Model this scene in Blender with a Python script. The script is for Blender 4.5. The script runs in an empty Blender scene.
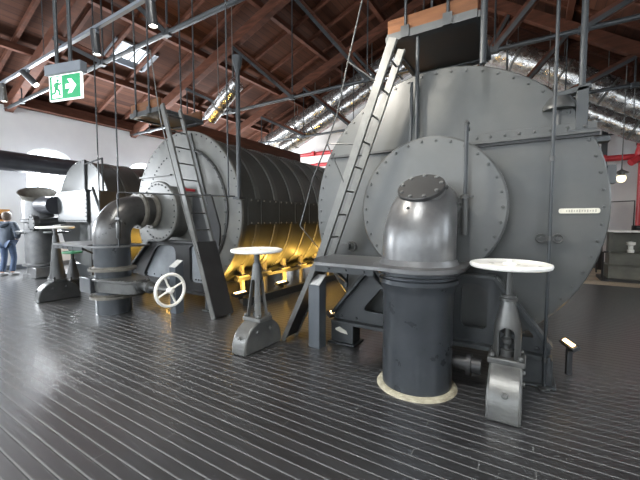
import bpy, bmesh, math, random
from mathutils import Vector, Matrix
random.seed(7)
PI = math.pi
R = math.radians
scene = bpy.context.scene
COL = scene.collection

# ------------------------------------------------------------------ materials
def new_mat(name):
    m = bpy.data.materials.new(name)
    m.use_nodes = True
    nt = m.node_tree
    b = nt.nodes['Principled BSDF']
    return m, nt, b

def paint(name, c1, c2=None, rough=0.45, metal=0.0, scale=3.0, bump=0.0, bump_scale=60.0, stretch=(1, 1, 1), spec=0.5, rvar=0.12):
    """two-tone mottled coating"""
    m, nt, b = new_mat(name)
    c2 = c2 or tuple(x * 0.8 for x in c1)
    tc = nt.nodes.new('ShaderNodeTexCoord')
    mp = nt.nodes.new('ShaderNodeMapping')
    mp.inputs['Scale'].default_value = stretch
    nt.links.new(tc.outputs['Object'], mp.inputs['Vector'])
    n = nt.nodes.new('ShaderNodeTexNoise')
    n.inputs['Scale'].default_value = scale
    n.inputs['Detail'].default_value = 5.0
    n.inputs['Roughness'].default_value = 0.6
    nt.links.new(mp.outputs['Vector'], n.inputs['Vector'])
    r = nt.nodes.new('ShaderNodeValToRGB')
    r.color_ramp.elements[0].position = 0.35
    r.color_ramp.elements[1].position = 0.68
    r.color_ramp.elements[0].color = (*c2, 1)
    r.color_ramp.elements[1].color = (*c1, 1)
    nt.links.new(n.outputs['Fac'], r.inputs['Fac'])
    nt.links.new(r.outputs['Color'], b.inputs['Base Color'])
    mr = nt.nodes.new('ShaderNodeMapRange')
    mr.inputs['To Min'].default_value = max(0.02, rough - rvar)
    mr.inputs['To Max'].default_value = min(1.0, rough + rvar)
    nt.links.new(n.outputs['Fac'], mr.inputs['Value'])
    nt.links.new(mr.outputs['Result'], b.inputs['Roughness'])
    b.inputs['Metallic'].default_value = metal
    b.inputs['Specular IOR Level'].default_value = spec
    if bump > 0:
        n2 = nt.nodes.new('ShaderNodeTexNoise')
        n2.inputs['Scale'].default_value = bump_scale
        n2.inputs['Detail'].default_value = 3.0
        nt.links.new(mp.outputs['Vector'], n2.inputs['Vector'])
        bp = nt.nodes.new('ShaderNodeBump')
        bp.inputs['Strength'].default_value = bump
        bp.inputs['Distance'].default_value = 0.01 if bump < 0.8 else 0.04
        nt.links.new(n2.outputs['Fac'], bp.inputs['Height'])
        nt.links.new(bp.outputs['Normal'], b.inputs['Normal'])
    return m

def emit(name, col, strength):
    m, nt, b = new_mat(name)
    b.inputs['Base Color'].default_value = (*col, 1)
    b.inputs['Emission Color'].default_value = (*col, 1)
    b.inputs['Emission Strength'].default_value = strength
    return m

def mnode(nt, op, a, bval=None):
    n = nt.nodes.new('ShaderNodeMath')
    n.operation = op
    for i, v in enumerate((a, bval)):
        if v is None: continue
        if isinstance(v, (int, float)): n.inputs[i].default_value = v
        else: nt.links.new(v, n.inputs[i])
    return n.outputs[0]

def board_floor(name, pitch, base, joint, groove, rough, joint_w, groove_w, spec=0.5):
    """long boards running along X, each with a matte strip and a narrow open groove at its joint"""
    m, nt, b = new_mat(name)
    g = nt.nodes.new('ShaderNodeNewGeometry')
    sp = nt.nodes.new('ShaderNodeSeparateXYZ')
    nt.links.new(g.outputs['Position'], sp.inputs[0])
    yd = mnode(nt, 'DIVIDE', sp.outputs['Y'], pitch)
    fr = mnode(nt, 'FRACT', yd)
    idx = mnode(nt, 'FLOOR', yd)
    wn = nt.nodes.new('ShaderNodeTexWhiteNoise'); wn.noise_dimensions = '1D'
    nt.links.new(idx, wn.inputs['W'])
    strip = mnode(nt, 'LESS_THAN', fr, joint_w / pitch)
    gr = mnode(nt, 'GREATER_THAN', fr, 1 - groove_w / pitch)
    # butt ends
    xo = mnode(nt, 'ADD', mnode(nt, 'DIVIDE', sp.outputs['X'], 2.6), mnode(nt, 'MULTIPLY', wn.outputs['Value'], 5.0))
    end = mnode(nt, 'LESS_THAN', mnode(nt, 'FRACT', xo), 0.0022)
    strip = mnode(nt, 'MAXIMUM', strip, end)
    # dust, worn patches
    nz = nt.nodes.new('ShaderNodeTexNoise'); nz.inputs['Scale'].default_value = 1.3; nz.inputs['Detail'].default_value = 6
    nt.links.new(g.outputs['Position'], nz.inputs['Vector'])
    mx = nt.nodes.new('ShaderNodeMix'); mx.data_type = 'RGBA'
    mx.inputs['A'].default_value = (*base, 1)
    mx.inputs['B'].default_value = (*[min(1, x * 1.9 + 0.004) for x in base], 1)
    f = mnode(nt, 'MULTIPLY', mnode(nt, 'ADD', wn.outputs['Value'], nz.outputs['Fac']), 0.5)
    nt.links.new(f, mx.inputs['Factor'])
    m2 = nt.nodes.new('ShaderNodeMix'); m2.data_type = 'RGBA'
    nt.links.new(strip, m2.inputs['Factor']); nt.links.new(mx.outputs['Result'], m2.inputs['A'])
    m2.inputs['B'].default_value = (*joint, 1)
    m3 = nt.nodes.new('ShaderNodeMix'); m3.data_type = 'RGBA'
    nt.links.new(gr, m3.inputs['Factor']); nt.links.new(m2.outputs['Result'], m3.inputs['A'])
    m3.inputs['B'].default_value = (*groove, 1)
    nt.links.new(m3.outputs['Result'], b.inputs['Base Color'])
    rr = mnode(nt, 'ADD', mnode(nt, 'MULTIPLY', nz.outputs['Fac'], 0.06), rough - 0.03)
    rr = mnode(nt, 'MAXIMUM', rr, mnode(nt, 'MULTIPLY', mnode(nt, 'MAXIMUM', strip, gr), 0.85))
    nt.links.new(rr, b.inputs['Roughness'])
    h = mnode(nt, 'SUBTRACT', 1.0, gr)
    bp = nt.nodes.new('ShaderNodeBump'); bp.inputs['Strength'].default_value = 0.08; bp.inputs['Distance'].default_value = 0.003
    nt.links.new(h, bp.inputs['Height'])
    nt.links.new(bp.outputs['Normal'], b.inputs['Normal'])
    b.inputs['Specular IOR Level'].default_value = spec
    if spec > 0.6:
        b.inputs['Coat Weight'].default_value = 0.5; b.inputs['Coat Roughness'].default_value = 0.24; b.inputs['Coat IOR'].default_value = 1.6
    return m

def board_ceiling(name):
    m, nt, b = new_mat(name)
    g = nt.nodes.new('ShaderNodeNewGeometry')
    sp = nt.nodes.new('ShaderNodeSeparateXYZ')
    nt.links.new(g.outputs['Position'], sp.inputs[0])
    xd = mnode(nt, 'DIVIDE', sp.outputs['X'], 0.17)
    fr = mnode(nt, 'FRACT', xd); idx = mnode(nt, 'FLOOR', xd)
    wn = nt.nodes.new('ShaderNodeTexWhiteNoise'); wn.noise_dimensions = '1D'
    nt.links.new(idx, wn.inputs['W'])
    gap = mnode(nt, 'LESS_THAN', fr, 0.07)
    mp = nt.nodes.new('ShaderNodeMapping'); mp.inputs['Scale'].default_value = (9, 0.7, 9)
    nt.links.new(g.outputs['Position'], mp.inputs['Vector'])
    nz = nt.nodes.new('ShaderNodeTexNoise'); nz.inputs['Scale'].default_value = 1.6; nz.inputs['Detail'].default_value = 6
    nt.links.new(mp.outputs['Vector'], nz.inputs['Vector'])
    f = mnode(nt, 'MULTIPLY', mnode(nt, 'ADD', wn.outputs['Value'], nz.outputs['Fac']), 0.5)
    r = nt.nodes.new('ShaderNodeValToRGB')
    r.color_ramp.elements[0].position = 0.2; r.color_ramp.elements[1].position = 0.8
    r.color_ramp.elements[0].color = (0.028, 0.012, 0.008, 1); r.color_ramp.elements[1].color = (0.078, 0.032, 0.019, 1)
    nt.links.new(f, r.inputs['Fac'])
    mx = nt.nodes.new('ShaderNodeMix'); mx.data_type = 'RGBA'
    nt.links.new(gap, mx.inputs['Factor']); nt.links.new(r.outputs['Color'], mx.inputs['A'])
    mx.inputs['B'].default_value = (0.02, 0.012, 0.01, 1)
    nt.links.new(mx.outputs['Result'], b.inputs['Base Color'])
    b.inputs['Roughness'].default_value = 0.85; b.inputs['Specular IOR Level'].default_value = 0.12
    return m

M = {}
M['floor'] = board_floor('black_boards', 0.09, (0.020, 0.020, 0.021), (0.15, 0.15, 0.15), (0.004, 0.004, 0.004), 0.33, 0.010, 0.007, 1.0)
M['floor_wood'] = board_floor('pale_boards', 0.19, (0.36, 0.29, 0.21), (0.20, 0.15, 0.10), (0.08, 0.06, 0.04), 0.5, 0.004, 0.004)
M['ceiling'] = board_ceiling('roof_boards')
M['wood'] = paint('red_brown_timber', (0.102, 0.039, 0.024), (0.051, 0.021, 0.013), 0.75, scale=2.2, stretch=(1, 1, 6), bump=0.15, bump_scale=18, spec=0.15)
M['wood_light'] = paint('orange_timber', (0.155, 0.066, 0.028), (0.105, 0.044, 0.018), 0.65, scale=2.5, stretch=(1, 8, 8), bump=0.1, spec=0.2)
M['plate_lit'] = paint('lit_face_blue_grey', (0.34, 0.37, 0.40), (0.25, 0.275, 0.30), 0.45, scale=4)  # paler than the boiler face, its lit look put into the colour
M['pipe_dark'] = paint('dark_gunmetal', (0.10, 0.098, 0.095), (0.065, 0.065, 0.066), 0.30, metal=0.55, scale=5, bump=0.05, bump_scale=30)
M['wall'] = paint('white_plaster', (0.80, 0.80, 0.79), (0.74, 0.74, 0.74), 0.9, scale=1.2, bump=0.05, bump_scale=40, rvar=0.05)
M['face'] = paint('grey_boiler_paint', (0.067, 0.069, 0.065), (0.042, 0.046, 0.046), 0.38, scale=1.7, bump=0.05, bump_scale=25)
M['face_pale'] = paint('pale_grey_boiler_paint', (0.142, 0.139, 0.126), (0.094, 0.098, 0.093), 0.40, scale=1.9, bump=0.05, bump_scale=25)
M['cover'] = paint('grey_cover_paint', (0.080, 0.083, 0.081), (0.059, 0.063, 0.063), 0.36, scale=1.4, bump=0.04, bump_scale=25)
M['shell'] = paint('black_cladding', (0.05, 0.053, 0.05), (0.034, 0.036, 0.034), 0.42, scale=3, bump=0.06, bump_scale=20)
M['rib'] = paint('dark_rib_paint', (0.070, 0.073, 0.069), (0.049, 0.051, 0.048), 0.36)
M['iron'] = paint('dark_grey_iron', (0.064, 0.066, 0.065), (0.041, 0.043, 0.043), 0.40, metal=0.2, scale=6, bump=0.06, bump_scale=40)
M['bolt'] = paint('bolt_grey', (0.065, 0.067, 0.066), (0.045, 0.047, 0.047), 0.4, metal=0.2)
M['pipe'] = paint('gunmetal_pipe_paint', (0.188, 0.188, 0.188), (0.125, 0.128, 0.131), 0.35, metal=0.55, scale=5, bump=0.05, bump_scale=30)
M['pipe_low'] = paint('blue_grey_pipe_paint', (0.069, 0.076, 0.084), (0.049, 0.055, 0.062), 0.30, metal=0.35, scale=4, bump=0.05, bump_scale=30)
M['flange'] = paint('worn_cream_flange', (0.192, 0.180, 0.152), (0.104, 0.098, 0.084), 0.5, scale=8)
M['black_iron'] = paint('black_iron', (0.03, 0.031, 0.032), (0.018, 0.018, 0.019), 0.45)
M['frame'] = paint('blue_grey_frame_paint', (0.044, 0.049, 0.052), (0.031, 0.035, 0.037), 0.42, scale=3)
M['galv'] = paint('light_grey_steel', (0.140, 0.143, 0.136), (0.099, 0.100, 0.096), 0.42, metal=0.15, scale=6)
M['rod'] = paint('blue_grey_steel_rod', (0.039, 0.045, 0.050), (0.025, 0.029, 0.032), 0.45, metal=0.2)
M['stand'] = paint('silver_grey_casting', (0.156, 0.157, 0.149), (0.107, 0.109, 0.106), 0.36, metal=0.35, scale=7, bump=0.06, bump_scale=40)
M['yoke'] = paint('dark_casting', (0.13, 0.13, 0.125), (0.085, 0.087, 0.085), 0.33, metal=0.5, scale=7, bump=0.06, bump_scale=40)
M['white'] = paint('cream_enamel', (0.93, 0.92, 0.87), (0.88, 0.86, 0.79), 0.3, scale=6)
M['green'] = paint('green_enamel', (0.07, 0.28, 0.15), (0.05, 0.2, 0.11), 0.35)
M['sealant'] = paint('cream_sealant', (0.50, 0.46, 0.34), (0.30, 0.27, 0.19), 0.75, scale=14, bump=0.5, bump_scale=40)
M['red'] = paint('red_pipe_paint', (0.55, 0.035, 0.045), (0.42, 0.028, 0.035), 0.4)
M['foil'] = paint('crinkled_foil', (0.62, 0.62, 0.61), (0.45, 0.45, 0.45), 0.27, metal=0.9, scale=5, bump=0.8, bump_scale=5)
M['dark_metal'] = paint('anthracite_fixture', (0.035, 0.037, 0.04), (0.025, 0.026, 0.028), 0.4)
M['track'] = paint('grey_track', (0.150, 0.168, 0.192), (0.120, 0.135, 0.156), 0.4)
M['pedestal'] = paint('slate_pedestal_paint', (0.084, 0.096, 0.110), (0.072, 0.082, 0.094), 0.42)
M['plate'] = paint('printed_plate', (0.62, 0.62, 0.6), (0.5, 0.5, 0.5), 0.3, scale=30)
M['cream_plate'] = paint('cream_plate', (0.72, 0.70, 0.60), (0.55, 0.53, 0.45), 0.5, scale=20)
M['mark'] = paint('worn_print', (0.35, 0.34, 0.30), (0.25, 0.24, 0.2), 0.6)
M['machine'] = paint('olive_grey_machine', (0.17, 0.17, 0.14), (0.11, 0.11, 0.092), 0.5)
M['duct_black'] = paint('black_lagging', (0.035, 0.037, 0.045), (0.022, 0.023, 0.028), 0.32)
M['orange'] = paint('orange_panel', (0.62, 0.30, 0.08), (0.5, 0.22, 0.05), 0.5)
M['denim'] = paint('blue_denim', (0.055, 0.085, 0.15), (0.04, 0.062, 0.11), 0.85, scale=12)
M['jacket'] = paint('slate_blue_jacket', (0.052, 0.066, 0.087), (0.035, 0.046, 0.063), 0.85, scale=9)
M['skin'] = paint('skin', (0.55, 0.36, 0.27), (0.5, 0.32, 0.24), 0.55)
M['hair'] = paint('brown_hair', (0.096, 0.066, 0.048), (0.060, 0.042, 0.030), 0.6, scale=30)
M['shoe'] = paint('grey_shoes', (0.30, 0.30, 0.30), (0.2, 0.2, 0.2), 0.6)
M['rust'] = paint('dark_stained_sheet', (0.05, 0.036, 0.028), (0.022, 0.021, 0.02), 0.35, scale=2.5)
M['lamp_warm'] = emit('warm_lamp', (1.0, 0.66, 0.30), 9.0)
M['lamp_white'] = emit('white_lamp', (1.0, 0.95, 0.85), 30.0)
M['lamp_soft'] = emit('soft_bulb', (1.0, 0.85, 0.55), 1.6)
M['sign_green'] = emit('sign_green', (0.0, 0.20, 0.07), 0.6)
M['sign_white'] = emit('sign_white', (0.95, 1.0, 0.96), 0.9)
def glass_mat():
    m, nt, b = new_mat('window_glass')
    b.inputs['Base Color'].default_value = (0.95, 0.98, 1, 1)
    b.inputs['Transmission Weight'].default_value = 1.0
    b.inputs['Roughness'].default_value = 0.0
    b.inputs['IOR'].default_value = 1.02
    return m
M['glass'] = glass_mat()

# ------------------------------------------------------------------ mesh builder
class MB:
    def __init__(self): self.v = []; self.f = []
    def add(self, vs, fs, mat=None):
        o = len(self.v)
        for p in vs:
            p = Vector(p)
            self.v.append(tuple(mat @ p if mat else p))
        for f in fs: self.f.append([i + o for i in f])
        return self
    def box(self, c, s, rot=None):
        x, y, z = s[0] / 2, s[1] / 2, s[2] / 2
        vs = [(-x, -y, -z), (x, -y, -z), (x, y, -z), (-x, y, -z), (-x, -y, z), (x, -y, z), (x, y, z), (-x, y, z)]
        fs = [(0, 3, 2, 1), (4, 5, 6, 7), (0, 1, 5, 4), (1, 2, 6, 5), (2, 3, 7, 6), (3, 0, 4, 7)]
        mt = Matrix.Translation(c)
        if rot is not None: mt = mt @ (rot if isinstance(rot, Matrix) else Matrix.Rotation(rot, 4, 'Z'))
        return self.add(vs, fs, mt)
    def span(self, a, b):
        return self.box([(a[i] + b[i]) / 2 for i in range(3)], [abs(b[i] - a[i]) for i in range(3)])
    def bar(self, p, q, w, h, up=(0, 0, 1)):
        """rectangular bar from p to q, w across, h along 'up'"""
        p, q = Vector(p), Vector(q)
        d = (q - p); L = d.length; d.normalize()
        up = Vector(up); s = d.cross(up)
        if s.length < 1e-4: s = d.cross(Vector((1, 0, 0)))
        s.normalize(); u = s.cross(d).normalized()
        mt = Matrix((s.to_4d(), d.to_4d(), u.to_4d(), Vector((0, 0, 0, 1)))).transposed()
        for i in range(3): mt[3][i] = 0
        mt = Matrix.Translation((p + q) / 2) @ mt
        x, y, z = w / 2, L / 2, h / 2
        vs = [(-x, -y, -z), (x, -y, -z), (x, y, -z), (-x, y, -z), (-x, -y, z), (x, -y, z), (x, y, z), (-x, y, z)]
        fs = [(0, 3, 2, 1), (4, 5, 6, 7), (0, 1, 5, 4), (1, 2, 6, 5), (2, 3, 7, 6), (3, 0, 4, 7)]
        return self.add(vs, fs, mt)
    def tube(self, pts, r, n=12, caps=True, closed=False):
        pts = [Vector(p) for p in pts]; k = len(pts)
        rs = r if isinstance(r, (list, tuple)) else [r] * k
        tans = []
        for i in range(k):
            if closed: t = pts[(i + 1) % k] - pts[(i - 1) % k]
            elif i == 0: t = pts[1] - pts[0]
            elif i == k - 1: t = pts[-1] - pts[-2]
            else: t = (pts[i + 1] - pts[i]).normalized() + (pts[i] - pts[i - 1]).normalized()
            tans.append(t.normalized())
        ref = Vector((0, 0, 1)) if abs(tans[0].z) < 0.9 else Vector((1, 0, 0))
        u = tans[0].cross(ref).normalized()
        vs = []
        for i in range(k):
            u = (u - tans[i] * u.dot(tans[i])).normalized()
            w = tans[i].cross(u)
            for j in range(n):
                a = 2 * PI * j / n
                vs.append(pts[i] + (u * math.cos(a) + w * math.sin(a)) * rs[i])
        fs = []
        for i in range(k if closed else k - 1):
            i2 = (i + 1) % k
            for j in range(n):
                j2 = (j + 1) % n
                fs.append((i * n + j, i * n + j2, i2 * n + j2, i2 * n + j))
        if caps and not closed:
            fs.append(list(range(n))[::-1]); fs.append([(k - 1) * n + j for j in range(n)])
        return self.add(vs, fs)
    def lathe(self, prof, n=32, c=(0, 0, 0), axis='Z', arc=None):
        """profile of (radius, height) swept about axis through c; closed ends where radius is 0"""
        vs, fs = [], []
        for (r, h) in prof:
            for j in range(n):
                a = 2 * PI * j / n
                vs.append((r * math.cos(a), r * math.sin(a), h))
        k = len(prof)
        for i in range(k - 1):
            for j in range(n):
                j2 = (j + 1) % n
                fs.append((i * n + j, i * n + j2, (i + 1) * n + j2, (i + 1) * n + j))
        if prof[0][0] > 1e-6: fs.append(list(range(n))[::-1])
        if prof[-1][0] > 1e-6: fs.append([(k - 1) * n + j for j in range(n)])
        rot = {'Z': Matrix.Identity(4), 'Y': Matrix.Rotation(-PI / 2, 4, 'X'), 'X': Matrix.Rotation(PI / 2, 4, 'Y')}
        mt = axis if isinstance(axis, Matrix) else rot[axis]
        return self.add(vs, fs, Matrix.Translation(c) @ mt)
    def ring(self, prof, n=48, c=(0, 0, 0), axis='Z'):
        """closed profile loop of (radius, height) swept about axis"""
        vs, fs = [], []
        k = len(prof)
        for (r, h) in prof:
            for j in range(n):
                a = 2 * PI * j / n
                vs.append((r * math.cos(a), r * math.sin(a), h))
        for i in range(k):
            i2 = (i + 1) % k
            for j in range(n):
                j2 = (j + 1) % n
                fs.append((i * n + j, i * n + j2, i2 * n + j2, i2 * n + j))
        rot = {'Z': Matrix.Identity(4), 'Y': Matrix.Rotation(-PI / 2, 4, 'X'), 'X': Matrix.Rotation(PI / 2, 4, 'Y')}
        mt = axis if isinstance(axis, Matrix) else rot[axis]
        return self.add(vs, fs, Matrix.Translation(c) @ mt)
    def prism(self, poly, t0, t1, mt=None):
        """polygon in local XY extruded from z=t0 to t1"""
        n = len(poly)
        vs = [(x, y, t0) for x, y in poly] + [(x, y, t1) for x, y in poly]
        fs = [list(range(n))[::-1], list(range(n, 2 * n))]
        for i in range(n):
            j = (i + 1) % n
            fs.append((i, j, n + j, n + i))
        return self.add(vs, fs, mt)
    def dome(self, c, r, axis=(0, -1, 0), n=8, h=None):
        """bolt head: hexagon-like button"""
        h = h or r * 0.8
        ax = Vector(axis).normalized()
        q = ax.to_track_quat('Z', 'Y').to_matrix().to_4x4()
        return self.lathe([(r, -0.002), (r, h * 0.55), (r * 0.72, h), (0, h)], n, c, q)
    def build(self, name, mat, parent=None, loc=None, bevel=0.0, smooth=True, segs=2):
        me = bpy.data.meshes.new(name)
        me.from_pydata(self.v, [], self.f)
        bm = bmesh.new(); bm.from_mesh(me)
        bmesh.ops.recalc_face_normals(bm, faces=bm.faces)
        bm.to_mesh(me); bm.free()
        if smooth:
            for p in me.polygons: p.use_smooth = True
            me.set_sharp_from_angle(angle=R(32))
        o = bpy.data.objects.new(name, me)
        me.materials.append(M[mat] if isinstance(mat, str) else mat)
        COL.objects.link(o)
        if parent: o.parent = parent
        if loc: o.location = loc
        if bevel > 0:
            b = o.modifiers.new('edge', 'BEVEL'); b.width = bevel; b.segments = segs
            b.limit_method = 'ANGLE'; b.angle_limit = R(40)
        return o

def inlay(o, mb, mat):
    """rivet pattern worked into a part's own mesh, in a second paint"""
    me = o.data
    me.materials.append(M[mat]); k = len(me.materials) - 1
    t = bpy.data.meshes.new('t'); t.from_pydata(mb.v, [], mb.f)
    b2_ = bmesh.new(); b2_.from_mesh(t); bmesh.ops.recalc_face_normals(b2_, faces=b2_.faces); b2_.to_mesh(t); b2_.free()
    for p in t.polygons: p.material_index = k
    bm = bmesh.new(); bm.from_mesh(me); bm.from_mesh(t); bm.to_mesh(me); bm.free()
    bpy.data.meshes.remove(t)
    for p in me.polygons: p.use_smooth = True
    me.set_sharp_from_angle(angle=R(32))

def P_XZ(y=0.0):
    """maps prism local (x, y, z) to world X, Z and depth along +Y starting at y"""
    return Matrix(((1, 0, 0, 0), (0, 0, 1, y), (0, 1, 0, 0), (0, 0, 0, 1)))

def holes_plate(name, outer, holes, y0, y1, mat, parent):
    """flat plate in the XZ plane with rounded openings, thickness y0..y1"""
    cu = bpy.data.curves.new(name, 'CURVE'); cu.dimensions = '2D'; cu.fill_mode = 'BOTH'
    for poly in [outer] + holes:
        s = cu.splines.new('POLY'); s.points.add(len(poly) - 1); s.use_cyclic_u = True
        for p, (x, z) in zip(s.points, poly): p.co = (x, z, 0, 1)
    cu.extrude = (y1 - y0) / 2
    t = bpy.data.objects.new('tmp', cu); COL.objects.link(t)
    dg = bpy.context.evaluated_depsgraph_get()
    me = bpy.data.meshes.new_from_object(t.evaluated_get(dg))
    bpy.data.objects.remove(t)
    me.transform(Matrix(((1, 0, 0, 0), (0, 0, -1, (y0 + y1) / 2), (0, 1, 0, 0), (0, 0, 0, 1))))
    me.name = name
    me.materials.clear(); me.materials.append(M[mat])
    o = bpy.data.objects.new(name, me); COL.objects.link(o); o.parent = parent
    return o

def rounded(poly, r, seg=5):
    out = []; n = len(poly)
    for i in range(n):
        p = Vector(poly[i]); a = Vector(poly[i - 1]); b = Vector(poly[(i + 1) % n])
        d1 = (a - p); d2 = (b - p)
        rr = min(r, d1.length * 0.45, d2.length * 0.45)
        s = p + d1.normalized() * rr; e = p + d2.normalized() * rr
        for k in range(seg + 1):
            t = k / seg
            q = s * (1 - t) ** 2 + p * 2 * t * (1 - t) + e * t * t
            out.append((q.x, q.y))
    return out

def cut(o, cutters):
    """carve openings out of a cast body"""
    for mb in cutters:
        c = mb.build('cutter', 'iron', smooth=False)
        c.parent = o.parent
        md = o.modifiers.new('b', 'BOOLEAN'); md.object = c; md.operation = 'DIFFERENCE'; md.solver = 'EXACT'
        bpy.context.view_layer.update()
        dg = bpy.context.evaluated_depsgraph_get()
        me = bpy.data.meshes.new_from_object(o.evaluated_get(dg))
        o.modifiers.remove(md)
        o.data = me
        bpy.data.objects.remove(c)
    for p in o.data.polygons: p.use_smooth = True
    o.data.set_sharp_from_angle(angle=R(32))

def tag(o, label=None, cat=None, group=None, kind=None):
    if label: o['label'] = label
    if cat: o['category'] = cat
    if group: o['group'] = group
    if kind: o['kind'] = kind
    return o
def thing(name, loc, label, cat, group=None, rz=0.0):
    o = bpy.data.objects.new(name, None); COL.objects.link(o)
    o.location = loc; o.rotation_euler = (0, 0, rz); o.empty_display_size = 0.1
    return tag(o, label, cat, group)
def struct(o): o['kind'] = 'structure'; return o
def copy_tree(o, parent=None):
    kids = list(o.children)
    c = o.copy(); COL.objects.link(c)
    if parent: c.parent = parent
    for k in kids: copy_tree(k, c)
    return c
def copy_thing(src, loc, label, rz=None):
    c = copy_tree(src); c.location = loc; c['label'] = label
    if rz is not None: c.rotation_euler = (0, 0, rz)
    return c

# ------------------------------------------------------------------ room shell
XL, XR, YF, YB = -13.5, 4.3, -5.0, 13.5
XRIDGE, SL, SR, ZE = -2.6, 0.36, 0.66, 5.3
def zroof(x): return ZE + SL * (x - XL) if x < XRIDGE else ZE + SL * (XRIDGE - XL) - SR * (x - XRIDGE)
ZRIDGE = zroof(XRIDGE)

mb = MB(); mb.span((XL - 0.2, YF - 0.2, -0.12), (XR + 0.2, 10.05, 0)); struct(mb.build('floor', 'floor', smooth=False))
mb = MB(); mb.span((XL - 0.2, 10.05, -0.12), (XR + 0.2, YB + 0.2, 0.002)); struct(mb.build('floor_rear', 'floor_wood', smooth=False))

# left wall with arched windows
def arch_pts(w, h, n=12):
    """opening outline from sill up; w wide, h to crown; segment arch"""
    r = w / 2
    return [(-r, 0)] + [(r, 0)] + [(r * math.cos(PI * k / n), (h - r * 0.55) + r * 0.55 * math.sin(PI * k / n)) for k in range(n + 1)]
win_y = (1.0, 4.95, 8.2, 11.6)
WZ, WW, WH = 1.95, 1.25, 1.88
def wall_with_windows(name, length_pts, holes, mt, thick):
    cu = bpy.data.curves.new(name, 'CURVE'); cu.dimensions = '2D'; cu.fill_mode = 'BOTH'
    for poly in [length_pts] + holes:
        s = cu.splines.new('POLY'); s.points.add(len(poly) - 1); s.use_cyclic_u = True
        for p, (x, z) in zip(s.points, poly): p.co = (x, z, 0, 1)
    cu.extrude = thick / 2
    t = bpy.data.objects.new('tmp', cu); COL.objects.link(t)
    dg = bpy.context.evaluated_depsgraph_get()
    me = bpy.data.meshes.new_from_object(t.evaluated_get(dg)); bpy.data.objects.remove(t)
    me.transform(mt); me.name = name; me.materials.clear(); me.materials.append(M['wall'])
    o = bpy.data.objects.new(name, me); COL.objects.link(o)
    return struct(o)
T = 0.3
MX = lambda x: Matrix(((0, 0, 1, x), (1, 0, 0, 0), (0, 1, 0, 0), (0, 0, 0, 1)))    # local x->Y, y->Z, z->X
MY = lambda y: Matrix(((1, 0, 0, 0), (0, 0, 1, y), (0, 1, 0, 0), (0, 0, 0, 1)))    # local x->X, y->Z, z->Y
hole = lambda c: [(c + x, WZ + z) for x, z in arch_pts(WW, WH)]
wall_with_windows('wall_left', [(YF, 0), (YB, 0), (YB, ZE), (YF, ZE)], [hole(c) for c in win_y], MX(XL - T / 2), T)
rw = [(y, 1.2) for y in (-2.5, 1.0, 4.5, 8.0)]
wall_with_windows('wall_right', [(YF, 0), (YB, 0), (YB, zroof(XR)), (YF, zroof(XR))], [hole(c) for c, _ in rw], MX(XR + T / 2), T)
gable = [(XL, 0), (XR, 0), (XR, zroof(XR)), (XRIDGE, ZRIDGE), (XL, ZE)]
wall_with_windows('wall_back', gable, [], MY(YB + T / 2), T)
fw_x = (-11.4, -8.2, -5.0, -1.8, 1.4)
fhole = lambda c: [(c + x, 1.3 + z) for x, z in arch_pts(2.0, 3.3)]
wall_with_windows('wall_front', gable, [fhole(c) for c in fw_x], MY(YF - T / 2), T)

def arched_window(idx, w, h, mt, loc):
    """frame following the arch, muntins and a pane"""
    root = bpy.data.objects.new('window_%d' % idx, None); COL.objects.link(root); root.matrix_world = Matrix.Translation(loc) @ mt
    struct(root)
    out = arch_pts(w, h)
    m = MB(); m.tube([(x, 0, z) for x, z in out], 0.035, 6, closed=True)
    fr = m.build('window_frame', 'white', root)
    m = MB()
    for k in (-1, 0, 1): m.box((k * w / 4, 0, (h - 0.1) / 2), (0.025, 0.03, h - 0.12))
    zz = 0.33
    while zz < h - w * 0.2:
        m.box((0, 0, zz), (w, 0.028, 0.025)); zz += 0.36
    m.build('muntin', 'white', root)
    m = MB(); m.prism(out, -0.004, 0.004, P_XZ(0)); m.build('pane', 'glass', root, smooth=False)
    m = MB(); m.box((0, -0.02, -0.03), (w + 0.1, 0.3, 0.05)); m.build('window_sill', 'wall', root)
    return root
RZ = lambda a: Matrix.Rotation(a, 4, 'Z')
m = MB(); m.prism([(XL, 5.0), (XL, ZE), (XRIDGE, ZRIDGE), (XR, zroof(XR)), (XR, 2.9), (XRIDGE, 7.75)], YB - 0.04, YB, P_XZ(0)); struct(m.build('roof_shade_trim_1', 'wood', smooth=False))  # added dark timber band, stands in for the shadowed roof behind the ducts
n = 1
for c in win_y: arched_window(n, WW, WH, RZ(PI / 2), (XL - 0.1, c, WZ)); n += 1
for c, _ in rw: arched_window(n, WW, WH, RZ(-PI / 2), (XR + 0.1, c, WZ)); n += 1
for c in fw_x: arched_window(n, 2.0, 3.3, RZ(PI), (c, YF - 0.1, 1.3)); n += 1

# roof boarding with a skylight opening on the left slope
SKX0, SKX1, SKY0, SKY1 = -10.75, -9.95, 5.35, 6.55
mb = MB()
def roof_piece(x0, x1, y0, y1):
    a0, a1 = zroof(x0), zroof(x1)
    if x0 >= XRIDGE: a0 = zroof(x0 + 1e-6)
    t = 0.14
    vs = [(x0, y0, a0), (x1, y0, a1), (x1, y1, a1), (x0, y1, a0), (x0, y0, a0 + t), (x1, y0, a1 + t), (x1, y1, a1 + t), (x0, y1, a0 + t)]
    mb.add(vs, [(0, 3, 2, 1), (4, 5, 6, 7), (0, 1, 5, 4), (1, 2, 6, 5), (2, 3, 7, 6), (3, 0, 4, 7)])
y0, y1 = YF - 0.4, YB + 0.4
roof_piece(XL - 0.4, SKX0, y0, y1); roof_piece(SKX1, XRIDGE, y0, y1)
roof_piece(SKX0, SKX1, y0, SKY0); roof_piece(SKX0, SKX1, SKY1, y1)
RKX0, RKX1, RKY0, RKY1 = -1.5, 0.1, -2.6, 0.9
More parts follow.
